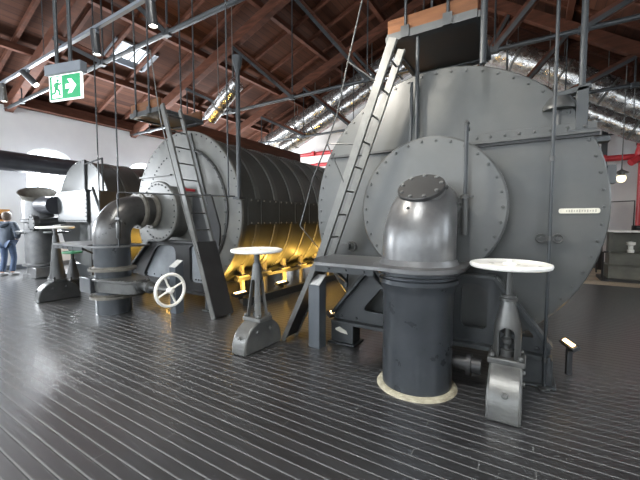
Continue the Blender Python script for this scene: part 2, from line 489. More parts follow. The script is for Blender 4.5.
roof_piece(XRIDGE, RKX0, y0, y1); roof_piece(RKX1, XR + 0.4, y0, y1)
roof_piece(RKX0, RKX1, y0, RKY0); roof_piece(RKX0, RKX1, RKY1, y1)
ceil = struct(mb.build('ceiling', 'ceiling', smooth=False))
rafters = [0.95 * k - 0.3 for k in range(1, 15)]
for side in (0, 1):
    xs = (XL + 0.02, XRIDGE - 0.02) if side == 0 else (XR - 0.02, XRIDGE + 0.02)
    first = None
    for y in rafters:
        if side == 0 and SKY0 - 0.05 < y < SKY1 + 0.05: 
            pass
        if first is None:
            m = MB(); m.bar((xs[0], 0, zroof(xs[0]) - 0.055), (xs[1], 0, zroof(xs[1]) - 0.055), 0.085, 0.12)
            first = m.build('rafter', 'wood', ceil); first.location.y = y
        else:
            c = first.copy(); COL.objects.link(c); c.location.y = y
for x in (-11.3, -9.0, -6.7, -4.5, -1.0, 0.7, 2.4):
    m = MB(); m.box((x, 4.25, zroof(x) - 0.2), (0.14, 18.2, 0.17)); m.build('purlin', 'wood', ceil, bevel=0.006)
m = MB(); m.box((XL + 0.16, 4.25, 5.1), (0.3, 18.4, 0.3)); m.build('wall_plate', 'wood', ceil)
# skylights; the right-slope one is added out of view for overhead light
def skylight(idx, xa, xb, ya, yb, bars):
    sk = bpy.data.objects.new('window_%d' % idx, None); COL.objects.link(sk); struct(sk)
    m = MB()
    for (x0, y0_, x1, y1_) in ((xa, ya, xb, ya), (xa, yb, xb, yb), (xa, ya, xa, yb), (xb, ya, xb, yb)):
        m.bar((x0, y0_, zroof(x0) + 0.05), (x1, y1_, zroof(x1) + 0.05), 0.07, 0.2)
    m.build('window_frame', 'track', sk)
    m = MB()
    for k in range(1, bars + 1):
        y = ya + (yb - ya) * k / (bars + 1)
        m.bar((xa, y, zroof(xa) + 0.08), (xb, y, zroof(xb) + 0.08), 0.03, 0.05)
    m.build('muntin', 'track', sk)
    m = MB(); m.bar((xa, (ya + yb) / 2, zroof(xa) + 0.13), (xb, (ya + yb) / 2, zroof(xb) + 0.13), yb - ya, 0.008)
    m.build('pane', 'glass', sk, smooth=False)
skylight(18, SKX0, SKX1, SKY0, SKY1, 4)
skylight(19, RKX0, RKX1, RKY0, RKY1, 5)
m = MB(); m.span((XL, YF, 0), (XL + 0.03, YB, 0.12)); struct(m.build('baseboard_left', 'track'))
m = MB(); m.span((XL, YB - 0.03, 0.002), (XR, YB, 0.12)); struct(m.build('baseboard_back', 'track'))

# ------------------------------------------------------------------ roof trusses
XT = [-12.2, -10.0, -7.8, -5.6, -3.4]                    # tie points, mirrored about the ridge
def ztr(x): return zroof(x) - 0.45                        # centre line of the principal rafter
ZT = 4.82
def make_truss(y, label):
    t = thing('roof_truss', (0, y, 0), label, 'roof truss', 'timber and iron roof trusses')
    for sgn in (-1, 1):
        mx = lambda x: x if sgn < 0 else XRIDGE + (XRIDGE - x) * (XR - XRIDGE) / (XRIDGE - XL)
        zq = lambda x: zroof(mx(x)) - 0.45
        m = MB(); m.bar((mx(XL + 0.05), 0, zq(XL + 0.05)), (XRIDGE, 0, ztr(XRIDGE)), 0.2, 0.3)
        m.build('principal_rafter', 'wood', t, bevel=0.01)
        for i in range(1, 4):
            a, b = XT[i], XT[i + 1]
            m = MB(); m.bar((mx(a), 0, zq(a) - 0.14), (mx(b), 0, ZT + 0.06), 0.15, 0.15)
            s = m.build('strut', 'wood', t, bevel=0.008)
            m = MB(); m.bar((mx(a), -0.1, zq(a) - 0.2), (mx(b), -0.1, ZT), 0.035, 0.08)
            m.build('iron_strap', 'rod', s)
        for i in range(0, 5):
            m = MB(); m.tube([(mx(XT[i]), -0.06, ZT), (mx(XT[i]), -0.06, max(ZT + 0.1, zq(XT[i]) - 0.1))], 0.018, 8)
            m.build('hanger_rod', 'rod', t)
            m = MB(); m.box((mx(XT[i]), -0.06, ZT), (0.16, 0.1, 0.12)); m.build('tie_shoe', 'rod', t, bevel=0.01)
    m = MB(); m.tube([(XL + 0.05, -0.06, ZT), (XR - 0.05, -0.06, ZT)], 0.045, 10); m.build('tie_rod', 'rod', t)
    return t
t1 = make_truss(3.95, 'nearest timber and iron roof truss, above the boiler fronts')
copy_thing(t1, (0, 7.7, 0), 'middle timber and iron roof truss, crossing above the ribbed black boiler shell')
copy_thing(t1, (0, 11.45, 0), 'farthest timber and iron roof truss, just in front of the silver ducts')

# ------------------------------------------------------------------ boilers
def circle_bolts(m, cx, cz, y, rad, n, br, a0=0, a1=2 * PI, ax=(0, -1, 0)):
    full = abs((a1 - a0) - 2 * PI) < 1e-6
    for k in range(n):
        a = a0 + (a1 - a0) * k / (n if full else n - 1)
        m.dome((cx + rad * math.cos(a), y, cz + rad * math.sin(a)), br, ax, 6)

def make_boiler(X, Y, Zc, Rf, Rs, L, label, face_mat, drum, frame, ribs=True, nb=60, lamps=()):
    t = thing('boiler', (X, Y, 0), label, 'boiler', 'riveted boilers in a row')
    # front plate with rim and bolts, front face at y=0
    m = MB()
    m.lathe([(0, 0.05), (Rf, 0.05), (Rf, 0.012), (Rf - 0.012, 0.0), (0, 0.0)][::-1], 96, (0, 0, Zc), 'Y')
    fp = m.build('front_plate', face_mat, t)
    m = MB(); circle_bolts(m, 0, Zc, 0.0, Rf - 0.05, nb, 0.014)
    inlay(fp, m, 'bolt')
    # shell
    m = MB()
    m.lathe([(Rf - 0.02, 0.05), (Rf - 0.02, 0.16), (Rs, 0.17), (Rs, L), (Rs - 0.25, L + 0.15), (0, L + 0.15)], 96, (0, 0, Zc), 'Y')
    m.build('shell', 'shell', t)
    if ribs:
        k = 0; y = 0.5
        first = None
        while y < L - 0.1:
            if first is None:
                m = MB(); m.ring([(Rs - 0.01, -0.06), (Rs + 0.022, -0.05), (Rs + 0.028, 0.0), (Rs + 0.022, 0.05), (Rs - 0.01, 0.06)], 96, (0, 0, Zc), 'Y')
                first = m.build('rib', 'rib', t); first.location.y = y
            else:
                c = first.copy(); COL.objects.link(c); c.location.y = y
            y += 0.5
    return t

def add_frame(t, Zc, xl, xr, zt, mode='round', mat='frame'):
    """cast support frame under the boiler front, in front of the plate"""
    tl, tr = -0.64, 0.64
    outer = [(xl, 0.27), (xr, 0.27), (xr, 0.37), (tr, zt), (tl, zt), (xl, 0.37)]
    hl = rounded([(xl + 0.36, 0.43), (-0.09, 0.43), (-0.09, zt - 0.1), (tl + 0.24, zt - 0.1)], 0.1)
    if mode == 'round':
        hl = rounded([(-0.98, 0.42), (0.06, 0.42), (0.06, zt - 0.08), (-0.5, zt - 0.08)], 0.16)
        hr = [rounded([(0.44, 0.42), (0.86, 0.42), (0.60, zt - 0.06), (0.44, zt - 0.06)], 0.08)]
    else:
        hr = [rounded([(0.34, 0.43), (0.58, 0.43), (0.58, zt - 0.14), (0.50, zt - 0.08), (0.34, zt - 0.08)], 0.06),
              rounded([(0.69, 0.42), (xr - 0.12, 0.42), (0.69, zt - 0.15)], 0.04), rounded([(0.02, 0.43), (0.24, 0.43), (0.24, zt - 0.1), (0.02, zt - 0.1)], 0.06)]
    f = holes_plate('support_frame', outer, [hl] + hr, -0.22, -0.17, mat, t)
    m = MB()
    m.bar((xl, -0.22, 0.37), (tl, -0.22, zt), 0.15, 0.035, up=(-1, 0, 1))
    m.bar((tr, -0.22, zt), (xr, -0.22, 0.37), 0.15, 0.035, up=(1, 0, 1))
    m.box(((tl + tr) / 2, -0.22, zt), (tr - tl, 0.15, 0.035)); m.box(((xl + xr) / 2, -0.22, 0.27), (xr - xl, 0.18, 0.04))
    m.box(((xl + xr) / 2, -0.1, 0.385), (xr - xl, 0.12, 0.03))
    circle = [(xl + 0.1, 0.33), (xr - 0.1, 0.33), (xl + 0.3, 0.33), (xr - 0.3, 0.33)]
    for cx, cz in circle: m.dome((cx, -0.225, cz), 0.02)
    m.build('frame_flange', mat, f, bevel=0.004)
    for x in (xl + 0.13, xr - 0.13):
        m = MB(); m.box((x, -0.17, 0.125), (0.3, 0.2, 0.25)); m.box((x, -0.17, 0.012), (0.36, 0.28, 0.024))
        m.build('foot', 'frame', t, bevel=0.008)
    return f

# -- boiler on the right, closest to the camera
Y1 = 3.85
b1 = make_boiler(-0.91, Y1, 1.615, 1.505, 1.45, 7.0, 'large grey round boiler front on the right with a capped elbow pipe before it', 'face', None, None, ribs=True)
m = MB()
m.lathe([(0, -0.26), (0.72, -0.26), (0.738, -0.245), (0.738, -0.215), (0.69, -0.21), (0.69, 0.0)], 80, (0.0, 0, 1.62), 'Y')
fc = m.build('front_cover', 'cover', b1)
m = MB(); circle_bolts(m, 0, 1.62, -0.26, 0.69, 30, 0.015); inlay(fc, m, 'bolt')
m = MB()   # seam ledge, both sides of the cover
m.span((0.33, -0.05, 2.262), (1.4, 0.0, 2.286)); m.span((0.33, -0.016, 2.286), (1.38, 0.0, 2.37))
sl = m.build('seam_ledge', 'face', b1, bevel=0.003)
m = MB(); m.span((0.33, -0.03, 2.238), (1.4, 0.0, 2.262)); m.build('ledge_shadow', 'black_iron', sl)  # black strip imitating the shadow gap beneath the ledge
m = MB()
for k in range(8): m.dome((0.42 + 0.125 * k, -0.016, 2.33), 0.014)
inlay(sl, m, 'bolt')
m = MB(); m.span((-1.3, -0.035, 2.285), (-0.42, 0.0, 2.312)); m.build('seam_ledge', 'black_iron', b1, bevel=0.003)
add_frame(b1, 1.64, -1.12, 1.10, 0.95, 'right')
m = MB(); m.prism([(-1.08, 0.18), (-1.02, 0.21), (-0.93, 0.17), (-0.91, 0.13), (-1.0, 0.14), (-1.07, 0.16)], -0.275, -0.271, P_XZ(0)); tag(m.build('worn_patch', 'cream_plate', b1), 'pale worn patch on the foot')
m = MB(); m.prism(rounded([(1.13, 1.56), (1.43, 1.56), (1.43, 1.605), (1.13, 1.605)], 0.02), -0.012, 0.0, P_XZ(-0.001))
o = m.build('label_strip', 'cream_plate', b1); tag(o, 'worn cream label strip')
m = MB()
for k in range(12):
    x = 1.19 + 0.019 * k
    m.box((x, -0.0145, 1.582), (0.009, 0.002, 0.012 + 0.006 * ((k * 7) % 3)))
m.build('lettering', 'mark', o)
for x in (-0.03, 0.02):
    m = MB(); m.box((x, -0.002, 2.385), (0.035, 0.006, 0.014)); tag(m.build('paint_mark', 'red', b1), 'small red paint mark')
for x in (1.0, 1.13):   # drain cock handles
    m = MB()
    m.tube([(x + 0.04 * math.cos(a * PI / 6), -0.05, 1.33 + 0.04 * math.sin(a * PI / 6)) for a in range(12)], 0.009, 6, closed=True)
    m.tube([(x, -0.055, 1.33), (x, 0.0, 1.33)], 0.014, 8)
    m.bar((x - 0.04, -0.05, 1.33), (x + 0.04, -0.05, 1.33), 0.012, 0.012)
    m.build('drain_cock', 'iron', b1)
m = MB()   # row of staples at the left lower part of the plate
m.tube([(-0.98 + 0.06 * math.cos(a * PI / 6), -0.04, 1.17 + 0.06 * math.sin(a * PI / 6)) for a in range(12)], 0.012, 6, closed=True)
m.box((-1.07, -0.03, 1.17), (0.12, 0.06, 0.05))
m.build('lifting_ring', 'iron', b1)
# bracket at the right shoulder, standing on the ledge
m = MB(); m.box((1.27, 0.02, 2.48), (0.09, 0.08, 0.40)); m.bar((1.06, 0.02, 2.63), (1.33, 0.02, 2.68), 0.08, 0.05); m.box((1.27, 0.02, 2.29), (0.2, 0.12, 0.03))
m.bar((1.16, 0.02, 2.63), (1.25, 0.02, 2.5), 0.05, 0.03)
m.build('shoulder_bracket', 'frame', b1, bevel=0.006)
m = MB(); m.lathe([(0, 0.1), (0.08, 0.085), (0.12, 0.02), (0.13, 0.0), (0.13, -0.025), (0, -0.025)][::-1], 24, (1.10, 0.02, 2.53)); m.tube([(1.10, 0.02, 2.29), (1.10, 0.02, 2.51)], 0.03, 8)
m.build('vent_cap', 'iron', b1)
for lx, lz, lw, lh in ((1.50, 1.9, 0.06, 0.16), (1.38, 2.21, 0.2, 0.04)):
    m = MB(); m.box((lx, 0.08, lz), (lw, 0.13, lh)); m.build('side_lug', 'frame', b1)

# -- boiler in the middle
Y2 = 4.0
b2 = make_boiler(-5.42, Y2, 1.63, 1.47, 1.38, 7.6, 'pale grey boiler front in the middle with ribbed black shell lit yellow beneath', 'face_pale', None, None, nb=64)
m = MB()
m.lathe([(0, -0.36), (0.52, -0.36), (0.535, -0.345), (0.535, -0.30), (0.47, -0.29), (0.47, 0.0)], 64, (-0.22, 0, 1.65), 'Y')
fc = m.build('front_cover', 'face_pale', b2)
m = MB(); circle_bolts(m, -0.22, 1.65, -0.36, 0.48, 30, 0.016); inlay(fc, m, 'bolt')
b2_plate = [c for c in b2.children if c.name.startswith('front_plate')][0]
m = MB(); circle_bolts(m, 0, 1.63, 0.0, 1.12, 22, 0.015, PI * 0.52, PI * 1.1); inlay(b2_plate, m, 'bolt')
m = MB(); m.prism(rounded([(0.30, 0.95), (0.95, 0.95), (1.0, 1.35), (0.78, 1.95), (0.30, 1.95)], 0.08), -0.03, 0.02, P_XZ(0)); m.build('recess_shade', 'black_iron', b2, bevel=0.006)  # black panel stands in for the shade of the recess beside the cover
m = MB(); pts = [(0.0 + 1.16 * math.cos(a), -0.02, 1.63 + 1.16 * math.sin(a)) for a in [R(70 - 10 * k) for k in range(14)]]
m.tube(pts, 0.028, 6)
for p in pts: m.dome((p[0], -0.045, p[2]), 0.022)
m.build('curved_strap', 'iron', b2)
m = MB(); m.bar((0.25, -0.02, 3.0), (0.66, -0.02, 1.75), 0.1, 0.03, up=(0, -1, 0)); m.build('dark_stripe', 'iron', b2)  # dark sloping stripe across the front plate
m = MB(); m.tube([(0.35, -0.02, 2.02), (0.35, -0.2, 2.02)], 0.025, 8); m.lathe([(0.0, 0.0), (0.045, 0.01), (0.045, 0.05), (0, 0.06)], 12, (0.35, -0.2, 2.02), Matrix.Rotation(PI / 2, 4, 'X'))
tag(m.build('try_cock', 'red', b2), 'small red valve knob')
add_frame(b2, 1.63, -1.55, 1.15, 1.12, 'round', 'black_iron')
m = MB()   # riveted belt along the shell
for s in (1,):
    m.prism([(0.17, 1.42), (7.5, 1.42), (7.5, 1.86), (0.17, 1.86)], 1.37, 1.45, Matrix(((0, 0, 1, 0), (1, 0, 0, 0), (0, 1, 0, 0), (0, 0, 0, 1))))
    y = 0.17
    while y < 7.4:
        m.box((1.455, y + 0.33, 1.64), (0.012, 0.03, 0.42))
        y += 0.5
rb = m.build('riveted_belt', 'shell', b2)
m = MB(); y = 0.25
while y < 7.4:
    for z in (1.45, 1.83): m.dome((1.45, y, z), 0.016, (1, 0, 0), 6)
    y += 0.16
inlay(rb, m, 'flange')
m = MB(); m.span((-1.3, -0.04, 2.33), (-0.3, 0.012, 2.355)); m.build('seam_ledge', 'galv', b2)
for poly in ([(-1.02, 0.40), (0.09, 0.40), (0.09, 1.08), (-0.52, 1.08)], [(0.41, 0.40), (0.9, 0.40), (0.63, 1.1), (0.41, 1.1)]):  # pale plates added behind the openings to imitate the lit boiler face
    m = MB(); m.prism(poly, -0.165, -0.15, P_XZ(0)); ip = m.build('lit_face_plate', 'plate_lit', b2)
    m = MB(); x0_ = min(p[0] for p in poly); x1_ = max(p[0] for p in poly)
    for k in range(5): m.dome((x0_ + 0.12 + (x1_ - x0_ - 0.2) * k / 4, -0.166, 0.47), 0.015)
    inlay(ip, m, 'bolt')
# cradle beneath the shell
for s in (-1, 1):
    m = MB(); m.box((s * 1.02, 3.9, 0.44), (0.1, 7.2, 0.06)); m.build('cradle_beam', 'iron', b2)
    m = MB(); m.box((s * 1.24, 3.9, 0.07), (0.12, 7.2, 0.14)); m.build('cradle_kerb', 'iron', b2)
    y = 0.45; first = None
    while y < 7.4:
        if first is None:
            m = MB(); m.box((s * 1.02, 0, 0.28), (0.06, 0.06, 0.56)); m.box((s * 0.99, 0, 0.62), (0.1, 0.06, 0.14)); m.box((s * 1.02, 0, 0.49), (0.12, 0.26, 0.03))
            first = m.build('cradle_post', 'flange', b2); first.location.y = y
        else:
            c = first.copy(); COL.objects.link(c); c.location.y = y
        y += 0.62

# -- boiler at the far left
Y3 = 4.3
b3 = make_boiler(-9.9, Y3, 1.67, 1.36, 1.32, 7.0, 'smaller looking boiler at far left with a riveted steel box before it', 'face', None, None, ribs=True, nb=48)
m = MB(); m.span((0.0, -0.55, 1.45), (1.45, 0.0, 2.18)); rb = m.build('riveted_box', 'frame', b3, bevel=0.006)
m = MB()
for k in range(13):
    for z in (1.49, 2.14): m.dome((0.06 + k * 0.114, -0.55, z), 0.018)
for k in range(1, 7):
    for x in (0.05, 1.41): m.dome((x, -0.55, 1.49 + k * 0.093), 0.018)
inlay(rb, m, 'bolt')
m = MB(); m.span((1.48, -0.5, 0.6), (1.9, 0.0, 2.15)); m.build('dark_door', 'black_iron', b3, bevel=0.01)
m = MB(); m.bar((0.18, -0.03, 2.2), (0.24, -0.03, 3.02), 0.13, 0.05, up=(0, -1, 0)); m.build('dark_stripe', 'black_iron', b3)
for x in (0.9, 1.55):
    m = MB(); m.span((x, -0.3, 0.0), (x + 0.12, -0.15, 1.45)); m.build('leg_post', 'iron', b3)
m = MB(); m.span((0.1, -0.12, 0.35), (1.55, -0.05, 1.4)); m.build('lower_panel', 'face', b3)
m = MB(); m.box((0, 0.2, 0.16), (2.0, 0.3, 0.32)); m.build('foot', 'frame', b3)

# saddle blocks holding boiler shells at the rear
for b, Rs_, zc in ((b1, 1.46, 1.64), (b3, 1.32, 1.67)):
    for y in (1.2, 3.4, 5.8):
        m = MB(); m.prism([(-0.9, 0.0), (0.9, 0.0), (0.75, zc - Rs_ + 0.24), (-0.75, zc - Rs_ + 0.24)], y - 0.12, y + 0.12, P_XZ(0)); m.build('saddle', 'iron', b)

# ------------------------------------------------------------------ standpipes
def elbow_path(c, z0, bend, r0, r1, yend, n=14):
    """vertical pipe bending to +Y"""
    pts = [(c[0], c[1], z0 - 0.12), (c[0], c[1], z0)]; rs = [r0, r0]
    for k in range(1, n + 1):
        a = PI / 2 * k / n
        pts.append((c[0], c[1] + bend * (1 - math.cos(a)), z0 + bend * math.sin(a))); rs.append(r0 + (r1 - r0) * k / n)
    pts.append((c[0], yend, z0 + bend)); rs.append(r1)
    return pts, rs

# right: capped elbow
s1 = thing('standpipe', (-0.85, 3.06, 0), 'thick grey standpipe rising from the floor to a bolted cap, before the right boiler', 'pipe', 'standpipes before the boilers')
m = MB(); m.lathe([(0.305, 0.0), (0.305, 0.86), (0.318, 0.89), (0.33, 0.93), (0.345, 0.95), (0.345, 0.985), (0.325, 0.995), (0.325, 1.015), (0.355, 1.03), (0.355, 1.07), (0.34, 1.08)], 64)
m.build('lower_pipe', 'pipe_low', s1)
pts, rs = elbow_path((0, 0), 1.24, 0.40, 0.318, 0.25, 0.545)
rs = [0.318, 0.318] + [0.318 - 0.07 * (k / 14) ** 2.2 for k in range(1, 15)] + [0.248]
m = MB(); m.tube(pts, rs, 56)
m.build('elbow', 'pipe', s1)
m = MB(); m.lathe([(0.36, 1.06), (0.40, 1.065), (0.40, 1.10), (0.345, 1.115), (0.325, 1.16)], 64); m.build('collar', 'pipe', s1)
ax = Vector((0, -math.cos(R(53)), math.sin(R(53)))).normalized()
q = ax.to_track_quat('Z', 'Y').to_matrix().to_4x4()
cc = Vector((0.02, 0.40, 1.235)) + ax * 0.665
m = MB(); m.lathe([(0.235, -0.36), (0.225, -0.2), (0.195, -0.08), (0.188, -0.03), (0.20, -0.028), (0.20, 0.0), (0.0, 0.0)], 48, cc, q)
m.build('neck', 'pipe', s1)
m = MB(); m.lathe([(0.205, 0.004), (0.205, 0.034), (0.198, 0.04), (0, 0.04)], 48, cc, q)
cov = m.build('cap', 'black_iron', s1)
m = MB()
sx = q.to_3x3()
for k in range(9):
    a = 2 * PI * k / 9 + 0.2
    p = cc + sx @ Vector((0.172 * math.cos(a), 0.172 * math.sin(a), 0.041)); m.dome(p, 0.018, ax, 6)
inlay(cov, m, 'galv')
m = MB(); m.dome((-0.02, -0.255, 1.60), 0.014, (0, -1, 0.3)); m.build('plug', 'black_iron', s1)
m = MB(); m.dome((0.225, -0.0, 1.78), 0.022, (0.8, -0.2, 0.4)); m.build('plug', 'black_iron', s1)
m = MB(); m.ring([(0.295, 0.0), (0.355, 0.0), (0.345, 0.016), (0.325, 0.026), (0.295, 0.03)], 64)
tag(m.build('sealant_ring', 'sealant', s1), 'cream sealant ring on the floor')

m = MB(); m.tube([(0.2, 0.2, 0.2), (0.52, 0.2, 0.2)], 0.07, 20); m.ring([(0.065, -0.02), (0.10, -0.02), (0.10, 0.02), (0.065, 0.02)], 20, (0.42, 0.2, 0.2), 'X'); m.build('drain_branch', 'black_iron', s1)
# middle: elbow into the boiler, gate valve with hand wheel
s2 = thing('standpipe', (-5.80, 2.93, 0), 'dark elbow pipe with gate valve feeding the middle boiler', 'pipe', 'standpipes before the boilers')
m = MB(); m.lathe([(0.265, 0.0), (0.265, 1.25)], 56); m.build('lower_pipe', 'pipe_low', s2)
for z, rr_ in ((0.27, 0.34), (0.71, 0.345)):
    m = MB(); m.ring([(0.26, z - 0.025), (rr_, z - 0.02), (rr_, z + 0.02), (0.29, z + 0.025), (0.26, z + 0.05)], 56)
    for k in range(14): m.dome((0.318 * math.cos(k * PI / 7), 0.318 * math.sin(k * PI / 7), z + 0.02), 0.014, (0, 0, 1))
    tag(m.build('flange', 'flange', s2), 'worn cream bolted flange')
pts, rs = elbow_path((0, 0), 1.24, 0.42, 0.272, 0.25, 0.72)
m = MB(); m.tube(pts, rs, 48); m.build('elbow', 'pipe_dark', s2)
for y in (0.45, 0.655):
    m = MB(); m.ring([(0.24, -0.022), (0.315, -0.022), (0.315, 0.022), (0.24, 0.022)], 48, (0, y, 1.66), 'Y')
    for k in range(16):
        a = 2 * PI * k / 16; m.dome((0.287 * math.cos(a), y - 0.022, 1.66 + 0.287 * math.sin(a)), 0.014)
    tag(m.build('flange', 'flange', s2), 'worn cream bolted flange')
m = MB()
plan = rounded([(-0.32, -0.26), (0.12, -0.30), (0.62, -0.20), (0.80, -0.11), (0.80, 0.11), (0.62, 0.20), (0.12, 0.30), (-0.32, 0.26)], 0.06, 4)
m.prism(plan, 0.38, 0.56)
m.prism([(x * 1.06 + 0.0, y * 1.12) for x, y in plan], 0.545, 0.585)
for k, (x, y) in enumerate(plan[::2]): m.dome((x * 1.02, y * 1.04, 0.583), 0.018, (0, 0, 1), 6)
m.build('valve_body', 'yoke', s2, bevel=0.008)
m = MB(); m.box((-0.18, -0.29, 0.47), (0.34, 0.12, 0.24)); m.build('end_block', 'pipe_low', s2, bevel=0.01)
m = MB(); m.lathe([(0.1, 0.78), (0.1, 0.84), (0.06, 0.86), (0.075, 0.98), (0.09, 1.0), (0.09, 1.04), (0.05, 1.06), (0.035, 1.2)], 24, (0, 0, 0.50), 'X'); m.build('gland', 'iron', s2)
m = MB(); m.tube([(0.8, 0, 0.5), (1.52, 0, 0.51)], 0.022, 10); m.build('valve_stem', 'galv', s2)
m = MB(); W = (1.51, 0, 0.51); rw_ = 0.225
m.tube([(W[0], W[1] + rw_ * math.cos(2 * PI * k / 40), W[2] + rw_ * math.sin(2 * PI * k / 40)) for k in range(40)], 0.023, 10, closed=True)
hw = m.build('hand_wheel', 'white', s2); tag(hw, 'cream spoked hand wheel')
for k in range(4):
    a = R(22) + PI / 2 * k
    m = MB(); m.tube([(W[0], 0, W[2]), (W[0] - 0.015, rw_ * 0.5 * math.cos(a), W[2] + rw_ * 0.5 * math.sin(a)), (W[0], rw_ * math.cos(a), W[2] + rw_ * math.sin(a))], [0.02, 0.014, 0.016], 8); m.build('spoke', 'white', hw)
m = MB(); m.lathe([(0.045, -0.03), (0.045, 0.03), (0.022, 0.045), (0, 0.045)], 16, W, 'X'); m.build('hub', 'white', hw)

# far left: open bell mouth
s3 = thing('standpipe', (-11.05, 3.74, 0), 'dark standpipe with open flared mouth at far left', 'pipe', 'standpipes before the boilers')
m = MB(); m.lathe([(0.36, 0.0), (0.36, 0.10), (0.285, 0.12), (0.285, 0.30), (0.37, 0.31), (0.37, 0.36), (0.30, 0.38), (0.30, 1.42), (0.37, 1.45), (0.37, 1.50), (0.34, 1.53), (0.335, 2.0)], 40); m.build('lower_pipe', 'pipe', s3)
m = MB()
tilt = Matrix.Rotation(R(22), 4, 'Y') @ Matrix.Rotation(R(10), 4, 'X')
m.ring([(0.325, -0.15), (0.335, 0.0), (0.39, 0.10), (0.41, 0.13), (0.38, 0.13), (0.30, 0.0), (0.28, -0.15)], 40, (0.04, 0, 2.10), tilt)
tag(m.build('bell_mouth', 'flange', s3), 'worn flared rim, open at the top')
m = MB(); m.lathe([(0.24, -0.1), (0, -0.1)], 24, (0, 0, 2.0), tilt); m.build('throat', 'black_iron', s3)
m = MB(); m.tube([(0.1, 0.0, 1.88), (0.5, 0, 1.88), (1.1, 0.0, 1.86)], [0.2, 0.22, 0.22], 32); m.build('side_branch', 'duct_black', s3)
m = MB(); m.lathe([(0, -0.1), (0.2, -0.1), (0.2, 0.02), (0.0, 0.02)], 24, (0.75, -0.3, 1.42), 'Y'); circle_bolts(m, 0.75, 1.42, -0.4, 0.16, 10, 0.02); m.tube([(0.75, -0.28, 1.42), (0.75, 0.3, 1.5)], 0.1, 16); m.build('blind_flange', 'iron', s3)
m = MB(); m.box((0.3, -0.1, 0.16), (0.42, 0.36, 0.26)); m.build('valve_body', 'pipe', s3, bevel=0.02)

# ------------------------------------------------------------------ service shelves round the standpipes
def make_shelf(c, left, label, front=-0.36, z=1.085, rr=0.40):
    t = thing('service_shelf', (c[0], c[1], 0), label, 'metal shelf', 'iron service shelves at pipe height')
    arc = [(rr * math.cos(a), rr * math.sin(a) - 0.0) for a in [R(-90 + 9 * k) for k in range(11)]]
    poly = [(left, 0.42), (left, -0.02), (left + 0.2, front + 0.03), (-0.3, front)] + arc + [(rr, 0.42)]
    # open around the pipe: split into a front strip, back strip and wings kept as one plate with a round hole
    hole_ = [((rr - 0.06) * math.cos(2 * PI * k / 32), (rr - 0.06) * math.sin(2 * PI * k / 32)) for k in range(32)]
    cu = bpy.data.curves.new('shelf_plate', 'CURVE'); cu.dimensions = '2D'; cu.fill_mode = 'BOTH'
    for pl in (poly, hole_):
        s = cu.splines.new('POLY'); s.points.add(len(pl) - 1); s.use_cyclic_u = True
        for p, (x, y) in zip(s.points, pl): p.co = (x, y, 0, 1)
    cu.extrude = 0.014
    tm = bpy.data.objects.new('tmp', cu); COL.objects.link(tm)
    dg = bpy.context.evaluated_depsgraph_get(); me = bpy.data.meshes.new_from_object(tm.evaluated_get(dg)); bpy.data.objects.remove(tm)
    me.name = 'shelf_plate'; me.materials.clear(); me.materials.append(M['pipe']); me.transform(Matrix.Translation((0, 0, z)))
    o = bpy.data.objects.new('shelf_plate', me); COL.objects.link(o); o.parent = t
    m = MB(); m.bar((left + 0.02, 0.36, z - 0.045), (left + 0.02, 0.0, z - 0.045), 0.03, 0.06); m.bar((left + 0.03, -0.0, z - 0.045), (left + 0.21, front + 0.06, z - 0.045), 0.03, 0.06); m.bar((left + 0.2, front + 0.06, z - 0.045), (-0.3, front + 0.06, z - 0.045), 0.03, 0.06)
    for k in range(4): m.dome((left + 0.35 + 0.18 * k, front + 0.044, z - 0.045), 0.012)
    m.build('edge_angle', 'frame', t)
    for x in (left + 0.15, -0.5):
        m = MB(); m.bar((x, 0.44, z - 0.03), (x, -0.1, z - 0.03), 0.04, 0.03); m.bar((x, 0.44, z - 0.3), (x, 0.0, z - 0.04), 0.03, 0.03); m.bar((x, 0.44, z - 0.36), (x, 0.44, z - 0.0), 0.04, 0.03); m.build('shelf_bracket', 'frame', t)
    return t
make_shelf((-0.85, 3.06), -1.10, 'dark iron shelf plate around the capped standpipe at right')
make_shelf((-5.80, 2.93), -1.50, 'dark iron shelf plate around the elbow pipe of the middle boiler')
t = make_shelf((-11.05, 3.74), -0.78, 'pale iron shelf plate around the flared pipe at far left', z=1.2)

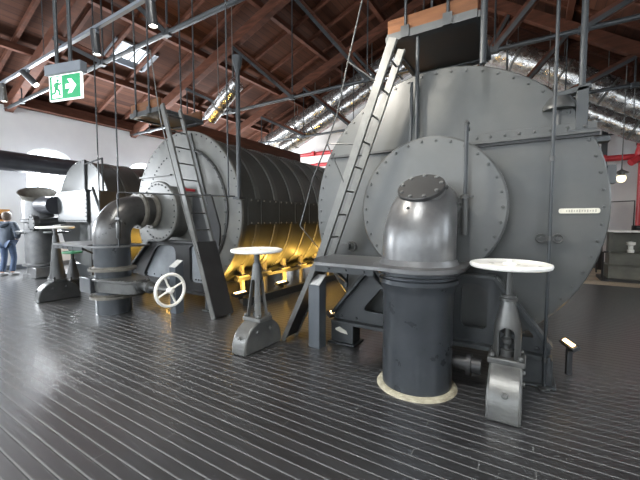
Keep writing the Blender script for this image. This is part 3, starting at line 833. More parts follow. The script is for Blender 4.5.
# ------------------------------------------------------------------ valve pedestals with white wheels
def make_stand(loc, label, style, wheel_z, wheel_r, base_r=0.34, th=0.21, mat='stand', yoke=None, wheel_mat='white', group='floor valve stands with horizontal wheels'):
    t = thing('valve_stand', loc, label, 'valve stand', group)
    n = 28; yoke = yoke or mat
    prof = [(base_r, 0)] + [(base_r * math.cos(PI * k / n), base_r * 0.2 + base_r * 0.9 * math.sin(PI * k / n)) for k in range(n + 1)] + [(-base_r, 0)]
    m = MB(); m.prism(prof, -th / 2, th / 2, Matrix(((0, 0, 1, 0), (1, 0, 0, 0), (0, 1, 0, 0), (0, 0, 0, 1))))
    base = m.build('base', mat, t, bevel=0.02, segs=3)
    m = MB(); m.dome((0.01, -base_r + 0.012, base_r * 0.62), 0.022, (0, -1, 0.2), 10); m.build('base_plug', mat, t)
    for y in (-0.12, 0.1):
        m = MB(); m.dome((th / 2, y, base_r * 0.7), 0.022, (1, 0, 0), 8); m.build('base_plug', mat, t)
    zt = base_r * 1.1
    m = MB(); m.box((0, 0, zt + 0.002), (0.27, 0.22, 0.05))
    for x in (-0.1, 0.1):
        for y in (-0.09, 0.09): m.dome((x, y, zt + 0.03), 0.024, (0, 0, 1), 6, 0.035)
    m.build('top_flange', yoke, t, bevel=0.012)
    z0 = zt + 0.028; z1 = wheel_z - 0.24 if style == 'bottle' else wheel_z - 0.12
    h = z1 - z0
    m = MB()
    if style == 'bottle':
        m.lathe([(0.10, z0), (0.10, z0 + h * 0.40), (0.092, z0 + h * 0.55), (0.062, z0 + h * 0.80), (0.052, z0 + h * 0.9), (0.068, z0 + h * 0.91), (0.068, z0 + h * 0.95), (0.055, z0 + h * 0.96), (0.055, z1)], 32)
        ow, oh = 0.055, h * 0.5
    else:
        m.lathe([(0.125, z0), (0.045, z1 - 0.03), (0.035, z1 - 0.025), (0.035, z1)], 32)
        ow, oh = 0.06, h * 0.68
    y_ = m.build('yoke', yoke, t)
    arch = [(-ow, z0 - 0.02), (ow, z0 - 0.02), (ow, z0 + oh - ow)] + [(ow * math.cos(PI * k / 8), z0 + oh - ow + ow * math.sin(PI * k / 8)) for k in range(1, 8)] + [(-ow, z0 + oh - ow)]
    if style != 'bottle':
        arch = [(-ow, z0 - 0.02), (ow, z0 - 0.02), (ow * 0.45, z0 + oh - 0.02), (0, z0 + oh), (-ow * 0.45, z0 + oh - 0.02)]
    cs = [MB().prism(arch, -0.3, 0.3, P_XZ(0))]
    if style == 'solid': cs = []
    if style == 'slot': cs.append(MB().prism(arch, -0.3, 0.3, MX(0)))
    if cs: cut(y_, cs)
    m = MB(); m.lathe([(0.05, z0 - 0.01), (0.05, z0 + 0.05), (0.03, z0 + 0.06), (0.03, z0 + 0.1), (0.045, z0 + 0.11), (0.045, z0 + 0.14), (0.02, z0 + 0.16)], 16); m.build('gland', 'iron', t)
    m = MB(); m.tube([(0, 0, z0 + 0.05), (0, 0, wheel_z)], 0.026 if style == 'bottle' else 0.032, 12); m.build('stem', yoke, t)
    r = wheel_r
    m = MB(); m.lathe([(0, -0.012), (r * 0.86, -0.014), (r * 0.93, -0.02), (r * 0.985, -0.012), (r, 0.004), (r * 0.985, 0.017), (r * 0.93, 0.022), (r * 0.86, 0.012), (0.06, 0.01), (0, 0.01)], 56, (0, 0, wheel_z))
    w = m.build('hand_wheel', wheel_mat, t)
    m = MB(); m.lathe([(0.05, 0.008), (0.045, 0.022), (0.02, 0.024), (0.018, 0.04), (0, 0.042)], 12, (0, 0, wheel_z)); m.build('hub_nut', wheel_mat, w)
    return t
make_stand((-0.13, 3.10, 0), 'silver valve stand with bottle-shaped yoke right of the capped standpipe', 'bottle', 1.14, 0.295, th=0.235, yoke='yoke')
make_stand((-2.70, 2.97, 0), 'silver valve stand with slotted yoke in mid floor, between both boilers', 'slot', 1.145, 0.30, base_r=0.32)
make_stand((-7.58, 2.82, 0), 'dark valve stand with thin cream wheel, left of the elbow pipe', 'solid', 1.36, 0.30, mat='iron')
make_stand((-8.42, 3.42, 0), 'small black valve stand with green wheel, behind the dark one', 'solid', 0.80, 0.19, base_r=0.2, th=0.16, mat='black_iron', wheel_mat='green')
make_stand((-9.85, 3.68, 0), 'pale valve stand with dark wheel beside the flared standpipe', 'slot', 1.2, 0.25, base_r=0.2, th=0.18, mat='galv', wheel_mat='iron')

# ------------------------------------------------------------------ information pedestals
p1 = thing('information_pedestal', (-2.12, 3.37, 0), 'slim slate pedestal with slanted top beside the right ladder', 'pedestal', 'information pedestals')
m = MB(); s = 0.075
vs = [(-s, -s, 0), (s, -s, 0), (s, s, 0), (-s, s, 0), (-s, -s, 0.74), (s, -s, 0.74), (s, s, 0.84), (-s, s, 0.84)]
m.add(vs, [(0, 3, 2, 1), (4, 5, 6, 7), (0, 1, 5, 4), (1, 2, 6, 5), (2, 3, 7, 6), (3, 0, 4, 7)]); m.build('column', 'pedestal', p1, bevel=0.003)
m = MB(); m.box((0, 0, 0.797), (0.15, 0.175, 0.012), Matrix.Rotation(math.atan(0.1 / 0.15), 4, 'X')); m.build('panel', 'plate', p1)
copy_thing(p1, (-4.84, 3.42, 0), 'slim slate pedestal with slanted top behind the spoked hand wheel')

# ------------------------------------------------------------------ ladders and platforms
def make_ladder(foot, top, w, label, guard=None, rail=True, side=1, start=0.0):
    """foot/top: (x, z) of the lower and upper end; runs in a plane of constant Y, stringers at y and y+w"""
    x0, y0, z0 = foot; x1, z1 = top
    t = thing('ladder', (x0, y0, 0), label, 'ladder', 'steel ladders up to the boiler platforms')
    dx = x1 - x0
    d = Vector((dx, 0, z1)).normalized(); nrm = Vector((d.z, 0, -d.x))
    for y in (0, w):
        q0 = start / z1
        m = MB(); m.bar((dx * q0, y, start), (dx, y, z1), 0.014, 0.085, up=nrm); m.bar(Vector((dx * q0, y + (0.012 if y == 0 else -0.012), start)) + nrm * 0.04, Vector((dx, y + (0.012 if y == 0 else -0.012), z1)) + nrm * 0.04, 0.035, 0.008, up=nrm)
        m.build('stringer', 'galv', t)
    n_ = int(z1 / 0.27)
    for k in range(1, n_ + 1):
        f = k / (n_ + 0.6)
        if z1 * f < start + 0.05: continue
        m = MB(); m.tube([(dx * f, 0, z1 * f), (dx * f, w, z1 * f)], 0.011, 8); m.build('rung', 'iron', t)
    if rail:
        off = -nrm * 0.32 * side
        a = 0.30; b = 1.05
        m = MB(); m.tube([Vector((dx * a, -0.02, z1 * a)) + off * 0.05, Vector((dx * (a + .06), -0.02, z1 * (a + .06))) + off, Vector((dx * b, -0.02, z1 * b)) + off, Vector((dx * 1.25, -0.02, z1 * 1.25)) + off], 0.011, 8); m.build('hand_rail', 'galv', t)
        for f in (0.55, 0.85):
            m = MB(); m.tube([Vector((dx * f, -0.02, z1 * f)), Vector((dx * f, -0.02, z1 * f)) + off], 0.008, 6); m.tube([Vector((dx * f, -0.02, z1 * f)), Vector((dx * (f + 0.12), -0.02, z1 * (f + 0.12))) + off], 0.006, 6); m.build('rail_strut', 'galv', t)
    if guard:
        g = guard / z1
        m = MB(); m.bar(Vector((0.0, w / 2, 0.02)) + nrm * 0.06, Vector((dx * g, w / 2, guard)) + nrm * 0.06, w + 0.03, 0.012, up=nrm)
        tag(m.build('guard_panel', 'black_iron', t), 'black guard panel over the lowest rungs')
    return t
ld = make_ladder((-2.45, 3.3, 0), (-1.20, 3.28), 0.27, 'steel ladder leaning right, at the left side of the right boiler', rail=False, start=1.06)
for y in (0.0, 0.27):
    m = MB(); m.bar((-0.13, y, 0.0), (0.40, y, 1.09), 0.02, 0.06, up=(-1, 0, 0.5)); m.build('lower_stringer', 'galv', ld)
m = MB(); m.bar((-0.10, 0.135, 0.04), (0.36, 0.135, 1.0), 0.25, 0.01, up=(-1, 0, 0.5)); tag(m.build('guard_panel', 'black_iron', ld), 'black guard panel between the lower stringers')
m = MB(); m.tube([(0.18, -0.06, 1.43), (0.36, -0.06, 1.98), (0.54, -0.06, 2.33), (0.66, -0.06, 2.62), (0.79, -0.06, 3.14), (0.86, -0.06, 3.39), (1.0, -0.06, 3.9)], 0.008, 8); m.build('hand_rail', 'iron', ld)
for a_, b_ in (((0.54, -0.06, 2.33), (0.72, 0.0, 1.9)), ((0.54, -0.06, 2.33), (0.83, 0.0, 2.3)), ((0.79, -0.06, 3.14), (1.08, 0.0, 2.9)), ((0.18, -0.06, 1.43), (0.42, 0.0, 1.15))):
    m = MB(); m.tube([a_, b_], 0.007, 6); m.build('rail_strut', 'iron', ld)
make_ladder((-4.02, 3.45, 0), (-5.16, 3.38), 0.34, 'steel ladder with black guard panel leaning left over the middle boiler front', guard=1.14, rail=False)
m = MB(); m.tube([(-0.22, -0.03, 0.85), (-0.34, -0.12, 1.3), (-0.96, -0.15, 3.09), (-1.17, -0.15, 4.18)], 0.009, 8); m.build('hand_rail', 'galv', bpy.data.objects['ladder.001'])

def make_platform(x0, x1, y0, y1, z, label, ztop):
    t = thing('platform', ((x0 + x1) / 2, (y0 + y1) / 2, z), label, 'platform', 'hanging access platforms')
    a, b = (x1 - x0) / 2, (y1 - y0) / 2
    m = MB(); m.box((0, 0, 0.02), (2 * a, 2 * b, 0.03)); m.build('deck_sheet', 'rust', t)
    for s in (-1, 1):
        m = MB(); m.bar((-a, s * b, 0.01), (a, s * b, 0.01), 0.06, 0.08); m.box((0, s * (b - 0.04), -0.02), (2 * a, 0.06, 0.015)); m.build('edge_angle', 'frame', t)
        m = MB(); m.bar((s * a, -b, 0.01), (s * a, b, 0.01), 0.05, 0.06); m.build('side_angle', 'frame', t)
        m = MB(); m.box((0, s * (b - 0.02), 0.13), (2 * a, 0.05, 0.16)); m.build('toe_board', 'wood_light', t, bevel=0.005)
    for sx_ in (-0.55, 0.4):
        for sy in (-1, 1):
            m = MB(); m.tube([(sx_ * a, sy * (b + 0.02), -0.03), (sx_ * a, sy * (b + 0.02), ztop - z)], 0.015, 10); m.box((sx_ * a, sy * (b + 0.03), 0.03), (0.09, 0.03, 0.12)); m.build('hanger', 'rod', t)
    return t
make_platform(-1.42, -0.5, 3.74, 4.80, 3.50, 'hanging platform with orange toe board above the right boiler', 7.85)
make_platform(-6.3, -5.45, 3.6, 4.5, 3.38, 'small hanging platform with orange toe board above the middle boiler', 7.6)

# ------------------------------------------------------------------ poles and small pipes
def pole(name, x, y, z0, z1, r, label, cat='pipe', mat='rod', extra=None, group='thin upright pipes'):
    t = thing(name, (x, y, 0), label, cat, group)
    m = MB(); m.tube([(0, 0, z0), (0, 0, z1)], r, 12); m.build('pipe', mat, t)
    if extra: extra(t)
    return t
def ex_base(t):
    m = MB()
    for z in (0.25, 1.32, 2.0):
        m = MB(); m.lathe([(0.022, z), (0.022, z + 0.04)], 10); m.build('coupling', 'iron', t)
    m = MB(); m.lathe([(0.05, 0.0), (0.05, 0.02), (0.02, 0.03)], 12); m.build('base_flange', 'iron', t)
pole('upright_pipe', 0.145, 3.53, 0, 7.2, 0.014, 'thin full-height pipe crossing the right part of the grey boiler front', extra=ex_base)
pole('upright_pipe', 0.355, 3.87, 2.68, 7.2, 0.026, 'thick blue-grey pipe rising from the shoulder bracket of the right boiler')
def ex_g(t):
    m = MB(); m.lathe([(0.03, 1.36), (0.03, 1.7), (0.045, 1.7), (0.045, 1.73), (0.02, 1.74)], 12); m.box((0, 0, 1.72), (0.14, 0.03, 0.02)); m.box((-0.03, 0.0, 1.62), (0.07, 0.03, 0.03)); m.box((-0.06, 0.0, 1.55), (0.04, 0.04, 0.22)); m.tube([(-0.06, 0, 1.5), (-0.12, 0.02, 1.42)], 0.015, 8)
    m.build('gauge_cock', 'iron', t)
    m = MB(); m.lathe([(0.02, 2.38), (0.028, 2.40), (0.0, 2.43)], 10); m.build('pipe_cap', 'iron', t)
    m = MB(); m.box((0, 0.05, 2.36), (0.03, 0.1, 0.03)); m.build('wall_clip', 'iron', t)
pole('gauge_pipe', -0.53, 3.46, 1.36, 2.40, 0.018, 'gauge pipe with brass-coloured cock upright beside the bolted elbow cap'.replace('brass-coloured', 'small'), cat='gauge pipe', extra=ex_g)
pole('upright_pipe', -1.09, 3.77, 2.36, 3.58, 0.02, 'grey pipe from the platform down to the top of the round cover')
pole('upright_pipe', -1.15, 3.77, 2.36, 3.0, 0.016, 'shorter grey pipe alongside, above the round cover')
pole('upright_pipe', -0.43, 3.64, 2.98, 7.7, 0.03, 'dark pipe at the right edge of the orange-boarded platform')
pole('upright_pipe', -7.6, 3.62, 0.0, 7.0, 0.013, 'thin pipe left of the elbow pipe, rising from behind the shelf to the rafters')
pole('upright_pipe', -6.86, 3.62, 0.0, 7.2, 0.014, 'thin pipe close behind the elbow pipe, left of the middle boiler')
pole('upright_pipe', -4.03, 3.8, 1.85, 8.3, 0.013, 'thin rod hanging at the right rim of the middle boiler front')
def ex_f(t):
    m = MB(); m.lathe([(0.03, 3.75), (0.075, 3.95), (0.08, 4.02), (0.03, 4.03)], 12); m.build('flared_head', 'rod', t)
    m = MB(); m.box((-0.04, 0.04, 1.85), (0.14, 0.14, 0.04)); m.build('base_bracket', 'rod', t)
pole('upright_post', -3.93, 3.93, 1.86, 3.95, 0.036, 'thick post with flared head on the right rim of the middle boiler', cat='post', extra=ex_f)
g = thing('hand_rail', (-4.92, 2.58, 0), 'thin horizontal pipe running across the middle boiler front behind the ladder', 'pipe')
m = MB(); m.tube([(0, 0, 1.13), (0, 0, 1.86), (0.02, 0.02, 1.885), (0.95, 1.30, 1.87)], 0.012, 10); m.build('pipe', 'rod', g)
m = MB(); m.lathe([(0.018, 1.23), (0.03, 1.25), (0.03, 1.46), (0.018, 1.48)], 12); m.build('drip_cock', 'iron', g)
m = MB(); m.box((0.0, 0, 1.52), (0.1, 0.03, 0.03)); m.build('cock_handle', 'iron', g)
g = thing('pipe_bracket', (-8.1, 3.7, 0), 'small rectangular pipe loop above the riveted steel box', 'pipe')
m = MB(); m.tube([(-0.25, 0, 2.15), (-0.25, 0, 2.72), (0.5, 0, 2.78), (0.5, 0, 2.1)], 0.02, 8); m.tube([(0.05, 0, 2.2), (0.42, 0, 1.6)], 0.03, 8); m.build('pipe', 'rod', g)

# ------------------------------------------------------------------ floodlights at the floor
def make_flood(loc, rz, label, tilt=R(35)):
    t = thing('floor_floodlight', loc, label, 'floodlight', 'warm floodlights under the boilers', rz)
    m = MB(); m.box((0, 0, 0.03), (0.1, 0.34, 0.05), Matrix.Rotation(tilt, 4, 'Y')); m.build('housing', 'dark_metal', t, bevel=0.006)
    m = MB(); m.box((-0.01, 0, 0.058), (0.045, 0.25, 0.008), Matrix.Rotation(tilt, 4, 'Y')); m.build('lens', 'lamp_warm', t)
    m = MB(); m.box((0, 0, -0.02), (0.03, 0.08, 0.08)); m.build('bracket', 'dark_metal', t)
    return t
def warm_area(loc, target, power, sx_=0.08, sy=0.4, col=(1.0, 0.56, 0.10)):
    l = bpy.data.lights.new('warm_floodlight_beam', 'AREA'); l.shape = 'RECTANGLE'; l.size = sx_; l.size_y = sy; l.energy = power; l.color = col
    o = bpy.data.objects.new('warm_floodlight_beam', l); COL.objects.link(o); o.location = loc
    o.rotation_euler = (Vector(target) - Vector(loc)).to_track_quat('-Z', 'Y').to_euler()
    o['kind'] = 'helper'
    return o
ys = [4.18, 5.32, 6.46, 7.6]
ords = ['first', 'second', 'third', 'fourth', 'fifth', 'sixth']
for i, y in enumerate(ys):
    make_flood((-4.18, y, 0.21), 0, 'warm bar floodlight on the right kerb of the middle boiler, %s from the ladder' % ords[i], R(12))
    warm_area((-4.17, y + 0.1, 0.30), (-4.3, y + 0.45, 1.0), 30)
for i, y in enumerate((4.6, 6.0)):
    make_flood((-6.66, y, 0.18), PI, 'warm floodlight on the left kerb of the middle boiler, %s one' % ('near' if i == 0 else 'far'), R(-25))
    warm_area((-6.67, y, 0.27), (-6.5, y, 1.0), 36)
for i, y in enumerate((4.75, 6.1)):
    make_flood((-8.42, y, 0.03), 0, 'warm floodlight on the floor at the right of the far left boiler, %s one' % ('near' if i == 0 else 'far'), R(-20))
    warm_area((-8.35, y, 0.16), (-8.65, y + 0.2, 1.0), 45)
fl = make_flood((0.36, 4.02, 0.27), R(20), 'warm floodlight at the right foot of the nearest boiler', R(-30))
m = MB(); m.box((0, 0, -0.2), (0.06, 0.05, 0.36)); m.build('stake', 'dark_metal', fl); fl.scale = (0.75, 0.75, 0.75)
warm_area((0.38, 4.05, 0.42), (0.1, 4.9, 1.0), 6)
fl = make_flood((-2.22, 4.05, 0.20), R(160), 'warm floodlight behind the left foot of the nearest boiler', R(-30))
m = MB(); m.box((0, 0, -0.11), (0.05, 0.05, 0.18)); m.build('stake', 'dark_metal', fl)
warm_area((-2.25, 4.1, 0.36), (-1.9, 4.7, 1.0), 6)

# ------------------------------------------------------------------ exit sign
es = thing('exit_sign', (-3.99, 1.63, 2.70), 'lit green exit sign with running man and arrow hanging from two rods', 'exit sign', rz=R(15))
es.scale = (1.2, 1.0, 1.0)
m = MB(); m.box((0, 0.0, 0.30), (0.40, 0.075, 0.10)); m.build('housing', 'track', es, bevel=0.006)
m = MB(); m.box((0, 0, 0.125), (0.36, 0.022, 0.25)); pn = m.build('light_panel', 'sign_white', es, bevel=0.003)
def flat(polys, y, mat, name, par):
    m = MB()
    for pl in polys: m.prism(pl, y - 0.0015, y + 0.0015, P_XZ(0))
    return m.build(name, mat, par, smooth=False)
flat([[(-0.169, 0.012), (0.169, 0.012), (0.169, 0.24), (-0.169, 0.24)]], -0.0125, 'sign_green', 'green_field', pn)
arrow = [(0.01, 0.148), (0.065, 0.148), (0.035, 0.195), (0.075, 0.195), (0.128, 0.127), (0.075, 0.058), (0.035, 0.058), (0.065, 0.105), (0.01, 0.105)]
door = [(-0.138, 0.025), (-0.03, 0.025), (-0.03, 0.228), (-0.138, 0.228)]
flat([arrow[:3] + arrow[3:4] + [arrow[4]] + arrow[5:]], -0.0158, 'sign_white', 'arrow', pn)
flat([door], -0.0158, 'sign_white', 'door_symbol', pn)
def stroke(a, b, w):
    a, b = Vector(a), Vector(b); d = (b - a).normalized(); nn = Vector((-d.y, d.x)) * w * 0.62
    return [tuple(a + nn), tuple(a - nn), tuple(b - nn), tuple(b + nn)]
man = [[(-0.072 + 0.015 * math.cos(2 * PI * k / 12), 0.192 + 0.015 * math.sin(2 * PI * k / 12)) for k in range(12)],
       stroke((-0.075, 0.172), (-0.092, 0.112), 0.03), stroke((-0.078, 0.17), (-0.048, 0.152), 0.012), stroke((-0.048, 0.152), (-0.034, 0.166), 0.011),
       stroke((-0.082, 0.168), (-0.112, 0.158), 0.012), stroke((-0.112, 0.158), (-0.116, 0.132), 0.011),
       stroke((-0.092, 0.118), (-0.058, 0.094), 0.016), stroke((-0.06, 0.098), (-0.054, 0.05), 0.014), stroke((-0.054, 0.05), (-0.04, 0.05), 0.011),
       stroke((-0.096, 0.116), (-0.106, 0.074), 0.016), stroke((-0.106, 0.076), (-0.14, 0.066), 0.014)]
flat(man, -0.0192, 'sign_green', 'running_man', pn)
zt = zroof(-3.99) - 2.70
for x in (-0.09, 0.06):
    m = MB(); m.tube([(x, 0, 0.34), (x, 0, zt)], 0.016, 10); m.build('hanging_rod', 'rod', es)

# ------------------------------------------------------------------ light track with spots
tr = thing('lighting_track', (0, 2.3, 3.93), 'long grey lighting track crossing the upper left with spotlights below', 'lighting track')
m = MB(); m.box((-6.4, 0, 0), (9.6, 0.045, 0.04)); m.build('rail', 'track', tr)
for x in (-8.7, -6.3, -3.95):
    m = MB(); m.tube([(x, 0, 0.02), (x, 0, zroof(x) - 3.93)], 0.006, 6); m.build('suspension_wire', 'rod', tr)
def make_spot(loc, aim, label, src=None):
    t = thing('spotlight', loc, label, 'spotlight', 'spotlights on the track')
    d = (Vector(aim) - Vector(loc)).normalized()
    q = d.to_track_quat('Z', 'Y').to_matrix().to_4x4()
    m = MB(); m.box((0, 0, -0.03), (0.12, 0.04, 0.04)); m.tube([(0, 0, -0.04), (0, 0, -0.1)], 0.012, 8); m.build('adaptor', 'track', t)
    c = Vector((0, 0, -0.1))
    m = MB(); m.lathe([(0.0, -0.1), (0.045, -0.1), (0.05, -0.09), (0.05, 0.2), (0.043, 0.2), (0.043, 0.17), (0, 0.17)], 24, c, q); m.build('barrel', 'dark_metal' if src is None else src, t)
    m = MB(); m.lathe([(0.0, 0.176), (0.042, 0.176), (0.042, 0.185), (0, 0.188)], 20, c, q); m.build('lens', 'lamp_white', t)
    return t, Vector(loc) + c + d * 0.215, d
def spot_beam(p, d, power, ang, blend=0.6, col=(1.0, 0.93, 0.82), r=0.04):
    l = bpy.data.lights.new('spotlight_beam', 'SPOT'); l.energy = power; l.spot_size = R(ang); l.spot_blend = blend; l.color = col; l.shadow_soft_size = r if power < 300 else 0.14
    o = bpy.data.objects.new('spotlight_beam', l); COL.objects.link(o); o.location = p
    o.rotation_euler = d.to_track_quat('-Z', 'Y').to_euler(); o['kind'] = 'helper'
sp = [(-8.05, (-8.1, 2.6, 0), 'leftmost spotlight on the track, pointing straight down', 180, 50, 'galv'),
      (-6.95, (-5.9, 3.0, 2.6), 'tilted black spotlight, second from the left on the track', 0, 50, None),
      (-4.78, (-4.85, 2.6, 0), 'black spotlight just right of the exit sign, pointing down', 120, 60, None),
      (-3.58, (-3.4, 2.6, 0), 'black spotlight further right near the skylight glare', 120, 60, None),
      (-2.32, (-1.2, 3.85, 2.6), 'rightmost spotlight at the top edge of the photo', 330, 80, None)]
for x, aim, lab, pw, ang, mt_ in sp:
    t, p, d = make_spot((x, 2.3, 3.91), aim, lab, mt_)
    if pw: spot_beam(p, d, pw, ang)

# ------------------------------------------------------------------ ducts on the gable
def duct(pts, r, label):
    t = thing('foil_duct', pts[0], label, 'duct', 'silver foil ducts on the rear gable')
    o = Vector(pts[0])
    P = [Vector(p) - o for p in pts]
    m = MB(); 
    fine = []; rr_ = []
    for a, b in zip(P[:-1], P[1:]):
        L = (b - a).length; k = max(2, int(L / 0.22))
        for i in range(k):
            f = i / k; fine.append(a.lerp(b, f)); rr_.append(r * (1 + 0.02 * math.sin(i * 2.7) + random.uniform(-0.015, 0.015)))
    fine.append(P[-1]); rr_.append(r)
    m.tube(fine, rr_, 28); m.build('sleeve', 'foil', t)
    for f in ((0.12, 0.32, 0.52, 0.72, 0.92) if len(fine) > 10 else (0.3, 0.9)):
        i = int(f * (len(fine) - 2)); a, b = fine[i], fine[i + 1]
        d = (b - a).normalized(); q = d.to_track_quat('Z', 'Y').to_matrix().to_4x4()
        m = MB(); m.ring([(r * 1.0, -0.03), (r * 1.045, -0.03), (r * 1.045, 0.03), (r * 1.0, 0.03)], 28, a, q); m.tube([a + Vector((0, 0, r)), Vector((a.x, a.y, zroof(a.x + o.x) - 0.01 - o.z))], 0.012, 6); m.build('duct_strap', 'galv', t)
duct([(-11.4, 12.75, 4.9), (-9.9, 12.75, 5.4), (-3.4, 12.75, 7.95)], 0.40, 'upper silver foil duct rising rightwards left of the ladder')
duct([(-9.3, 12.0, 4.6), (-3.3, 12.0, 7.1)], 0.30, 'lower silver foil duct rising rightwards left of the ladder')
duct([(-2.3, 12.6, 7.55), (0.5, 12.6, 5.95), (1.55, 12.6, 5.2), (3.6, 12.6, 3.75)], 0.42, 'upper silver foil duct falling rightwards behind the right boiler')
duct([(-1.2, 11.95, 5.75), (0.55, 11.95, 4.85), (2.2, 11.95, 3.85), (3.9, 11.95, 3.0)], 0.26, 'lower silver foil duct falling rightwards behind the right boiler')

duct([(-7.0, 7.0, 5.28), (-8.15, 7.0, 4.5)], 0.2, 'short crumpled foil duct high behind the ladder of the middle boiler')

# ------------------------------------------------------------------ red pipework, posts, lamp, machine at the rear
def red_pipe(pts, r, label, bends=()):
    t = thing('red_pipe', pts[0], label, 'pipe', 'red fire pipes on the rear wall')
    o = Vector(pts[0])
    m = MB(); m.tube([Vector(p) - o for p in pts], r, 14); m.build('pipe', 'red', t)
    for p in bends:
        q_ = Vector(p) - o
        m = MB(); m.tube([q_ - Vector((0.06, 0, 0)), q_ + Vector((0.06, 0, 0))], r * 1.35, 14); m.build('coupling', 'red', t)
    return t
red_pipe([(-9.4, 13.3, 4.52), (4.2, 13.3, 4.52)], 0.085, 'long red pipe running level high on the rear wall', [(-8.5, 13.2, 4.52), (1.6, 13.2, 4.52)])
red_pipe([(-9.2, 13.25, 4.0), (-4.5, 13.25, 4.0)], 0.075, 'shorter red pipe below the long one, seen above the middle boiler', [(-8.3, 13.25, 4.0)])
red_pipe([(1.2, 12.9, 3.28), (2.55, 12.9, 3.28)], 0.085, 'short level red pipe meeting the red valve at right', [(1.75, 12.9, 3.28)])
red_pipe([(1.2, 12.9, 2.85), (1.95, 12.9, 2.72)], 0.075, 'stubby red pipe ending beside the round lamp', [(1.7, 12.9, 2.76)])
rv = thing('red_valve', (2.62, 12.7, 0), 'red upright riser pipe with valve at the right edge', 'valve')
m = MB(); m.tube([(0, 0, 0), (0, 0, 3.6)], 0.13, 18); m.build('riser', 'red', rv)
m = MB(); m.tube([(-0.15, -0.1, 3.45), (0.25, -0.1, 3.55)], 0.16, 18); m.lathe([(0, -0.2), (0.18, -0.18), (0.22, 0), (0.18, 0.18), (0, 0.2)], 18, (0.0, 0, 3.35)); m.tube([(0, -0.1, 3.3), (-0.35, -0.3, 3.05)], 0.09, 12); m.build('valve_body', 'red', rv)
for z in (3.12, 3.6):
    m = MB(); m.lathe([(0.2, z - 0.03), (0.2, z + 0.03)], 18); m.build('flange', 'black_iron', rv)
m = MB(); m.tube([(-0.12, -0.2, 0.9), (-0.12, -0.2, 1.35)], 0.12, 12); m.build('hose_coupling', 'black_iron', rv)
bp_ = thing('black_post', (1.80, 13.15, 0), 'black steel post before the rear wall at right', 'post')
m = MB(); m.box((0, 0, 2.25), (0.14, 0.14, 4.5)); m.build('shaft', 'dark_metal', bp_)
m = MB(); m.box((-0.16, 0, 4.42), (0.12, 0.1, 0.16)); m.build('cap', 'galv', bp_)
m = MB(); m.tube([(1.1, 13.0, 3.98), (4, 13.0, 3.98)], 0.02, 8); o = m.build('cable_rail', 'dark_metal'); tag(o, 'thin dark rail level on the rear wall between red pipes', 'rail')
gl = thing('globe_lamp', (1.96, 11.6, -0.06), 'lit round globe lamp hanging on a thin cord at right', 'lamp')
m = MB(); m.lathe([(0, 2.52), (0.06, 2.54), (0.10, 2.61), (0.095, 2.68), (0.05, 2.72), (0, 2.73)], 20); m.build('globe', 'lamp_soft', gl)
m = MB(); m.lathe([(0.07, 2.7), (0.07, 2.8), (0.15, 2.76), (0.15, 2.78), (0.02, 2.86), (0.012, 2.9), (0.012, 6.1)], 16); m.build('cord', 'galv', gl)
mc = thing('pump_cabinet', (2.1, 11.0, 0), 'olive grey stepped machine with white top against the rear wall at right', 'machine')
m = MB(); m.box((0, 0.1, 0.04), (1.15, 0.8, 0.08)); m.build('plinth', 'black_iron', mc)
m = MB(); m.box((0.02, 0, 0.27), (0.95, 0.62, 0.36)); m.box((0.02, 0.06, 0.46), (0.98, 0.6, 0.03)); m.build('lower_block', 'machine', mc, bevel=0.01)
m = MB(); m.box((0.0, 0.1, 0.63), (0.85, 0.5, 0.32)); m.box((0.0, 0.1, 0.80), (0.92, 0.56, 0.03)); m.build('middle_block', 'machine', mc, bevel=0.01)
m = MB()
for x in (-0.36, 0.36): m.box((x, 0.25, 1.1), (0.08, 0.3, 0.6))
m.box((0, 0.38, 1.08), (0.8, 0.05, 0.58)); m.build('upper_housing', 'machine', mc)
m = MB(); m.box((0, 0.2, 1.42), (0.98, 0.5, 0.05)); m.build('white_top', 'white', mc)
m = MB(); m.lathe([(0.07, 0.82), (0.07, 0.9), (0.05, 0.92), (0.05, 1.02), (0.09, 1.05), (0.09, 1.12), (0, 1.14)], 16, (0, 0.0, 0)); m.build('oil_cup', 'white', mc)
m = MB(); m.tube([(-0.55, -0.25, 0.08), (-0.55, -0.25, 0.82), (-0.45, -0.25, 0.85)], 0.025, 8); m.build('side_pipe', 'dark_metal', mc)
rl = thing('guard_rail', (2.1, 12.4, 0), 'thin black guard rail with dark posts above the machine', 'rail')
m = MB(); m.tube([(-0.45, 0, 0), (-0.45, 0, 2.0), (0.3, 0, 2.02), (0.3, 0, 0)], 0.02, 8); m.build('frame', 'dark_metal', rl)
mc.scale = (1, 1, 0.86)
# beam resting behind the middle boiler
cb = thing('crane_beam', (-7.4, 7.9, 3.72), 'brown timber crane beam high behind the middle boiler', 'beam')
m = MB(); m.box((0, 0.0, 0.0), (0.28, 5.0, 0.40)); m.build('beam', 'wood', cb, bevel=0.01)
for y in (-2.3, 2.3):
    m = MB(); m.box((0, y, -1.96), (0.2, 0.2, 3.52)); m.build('post', 'dark_metal', cb)

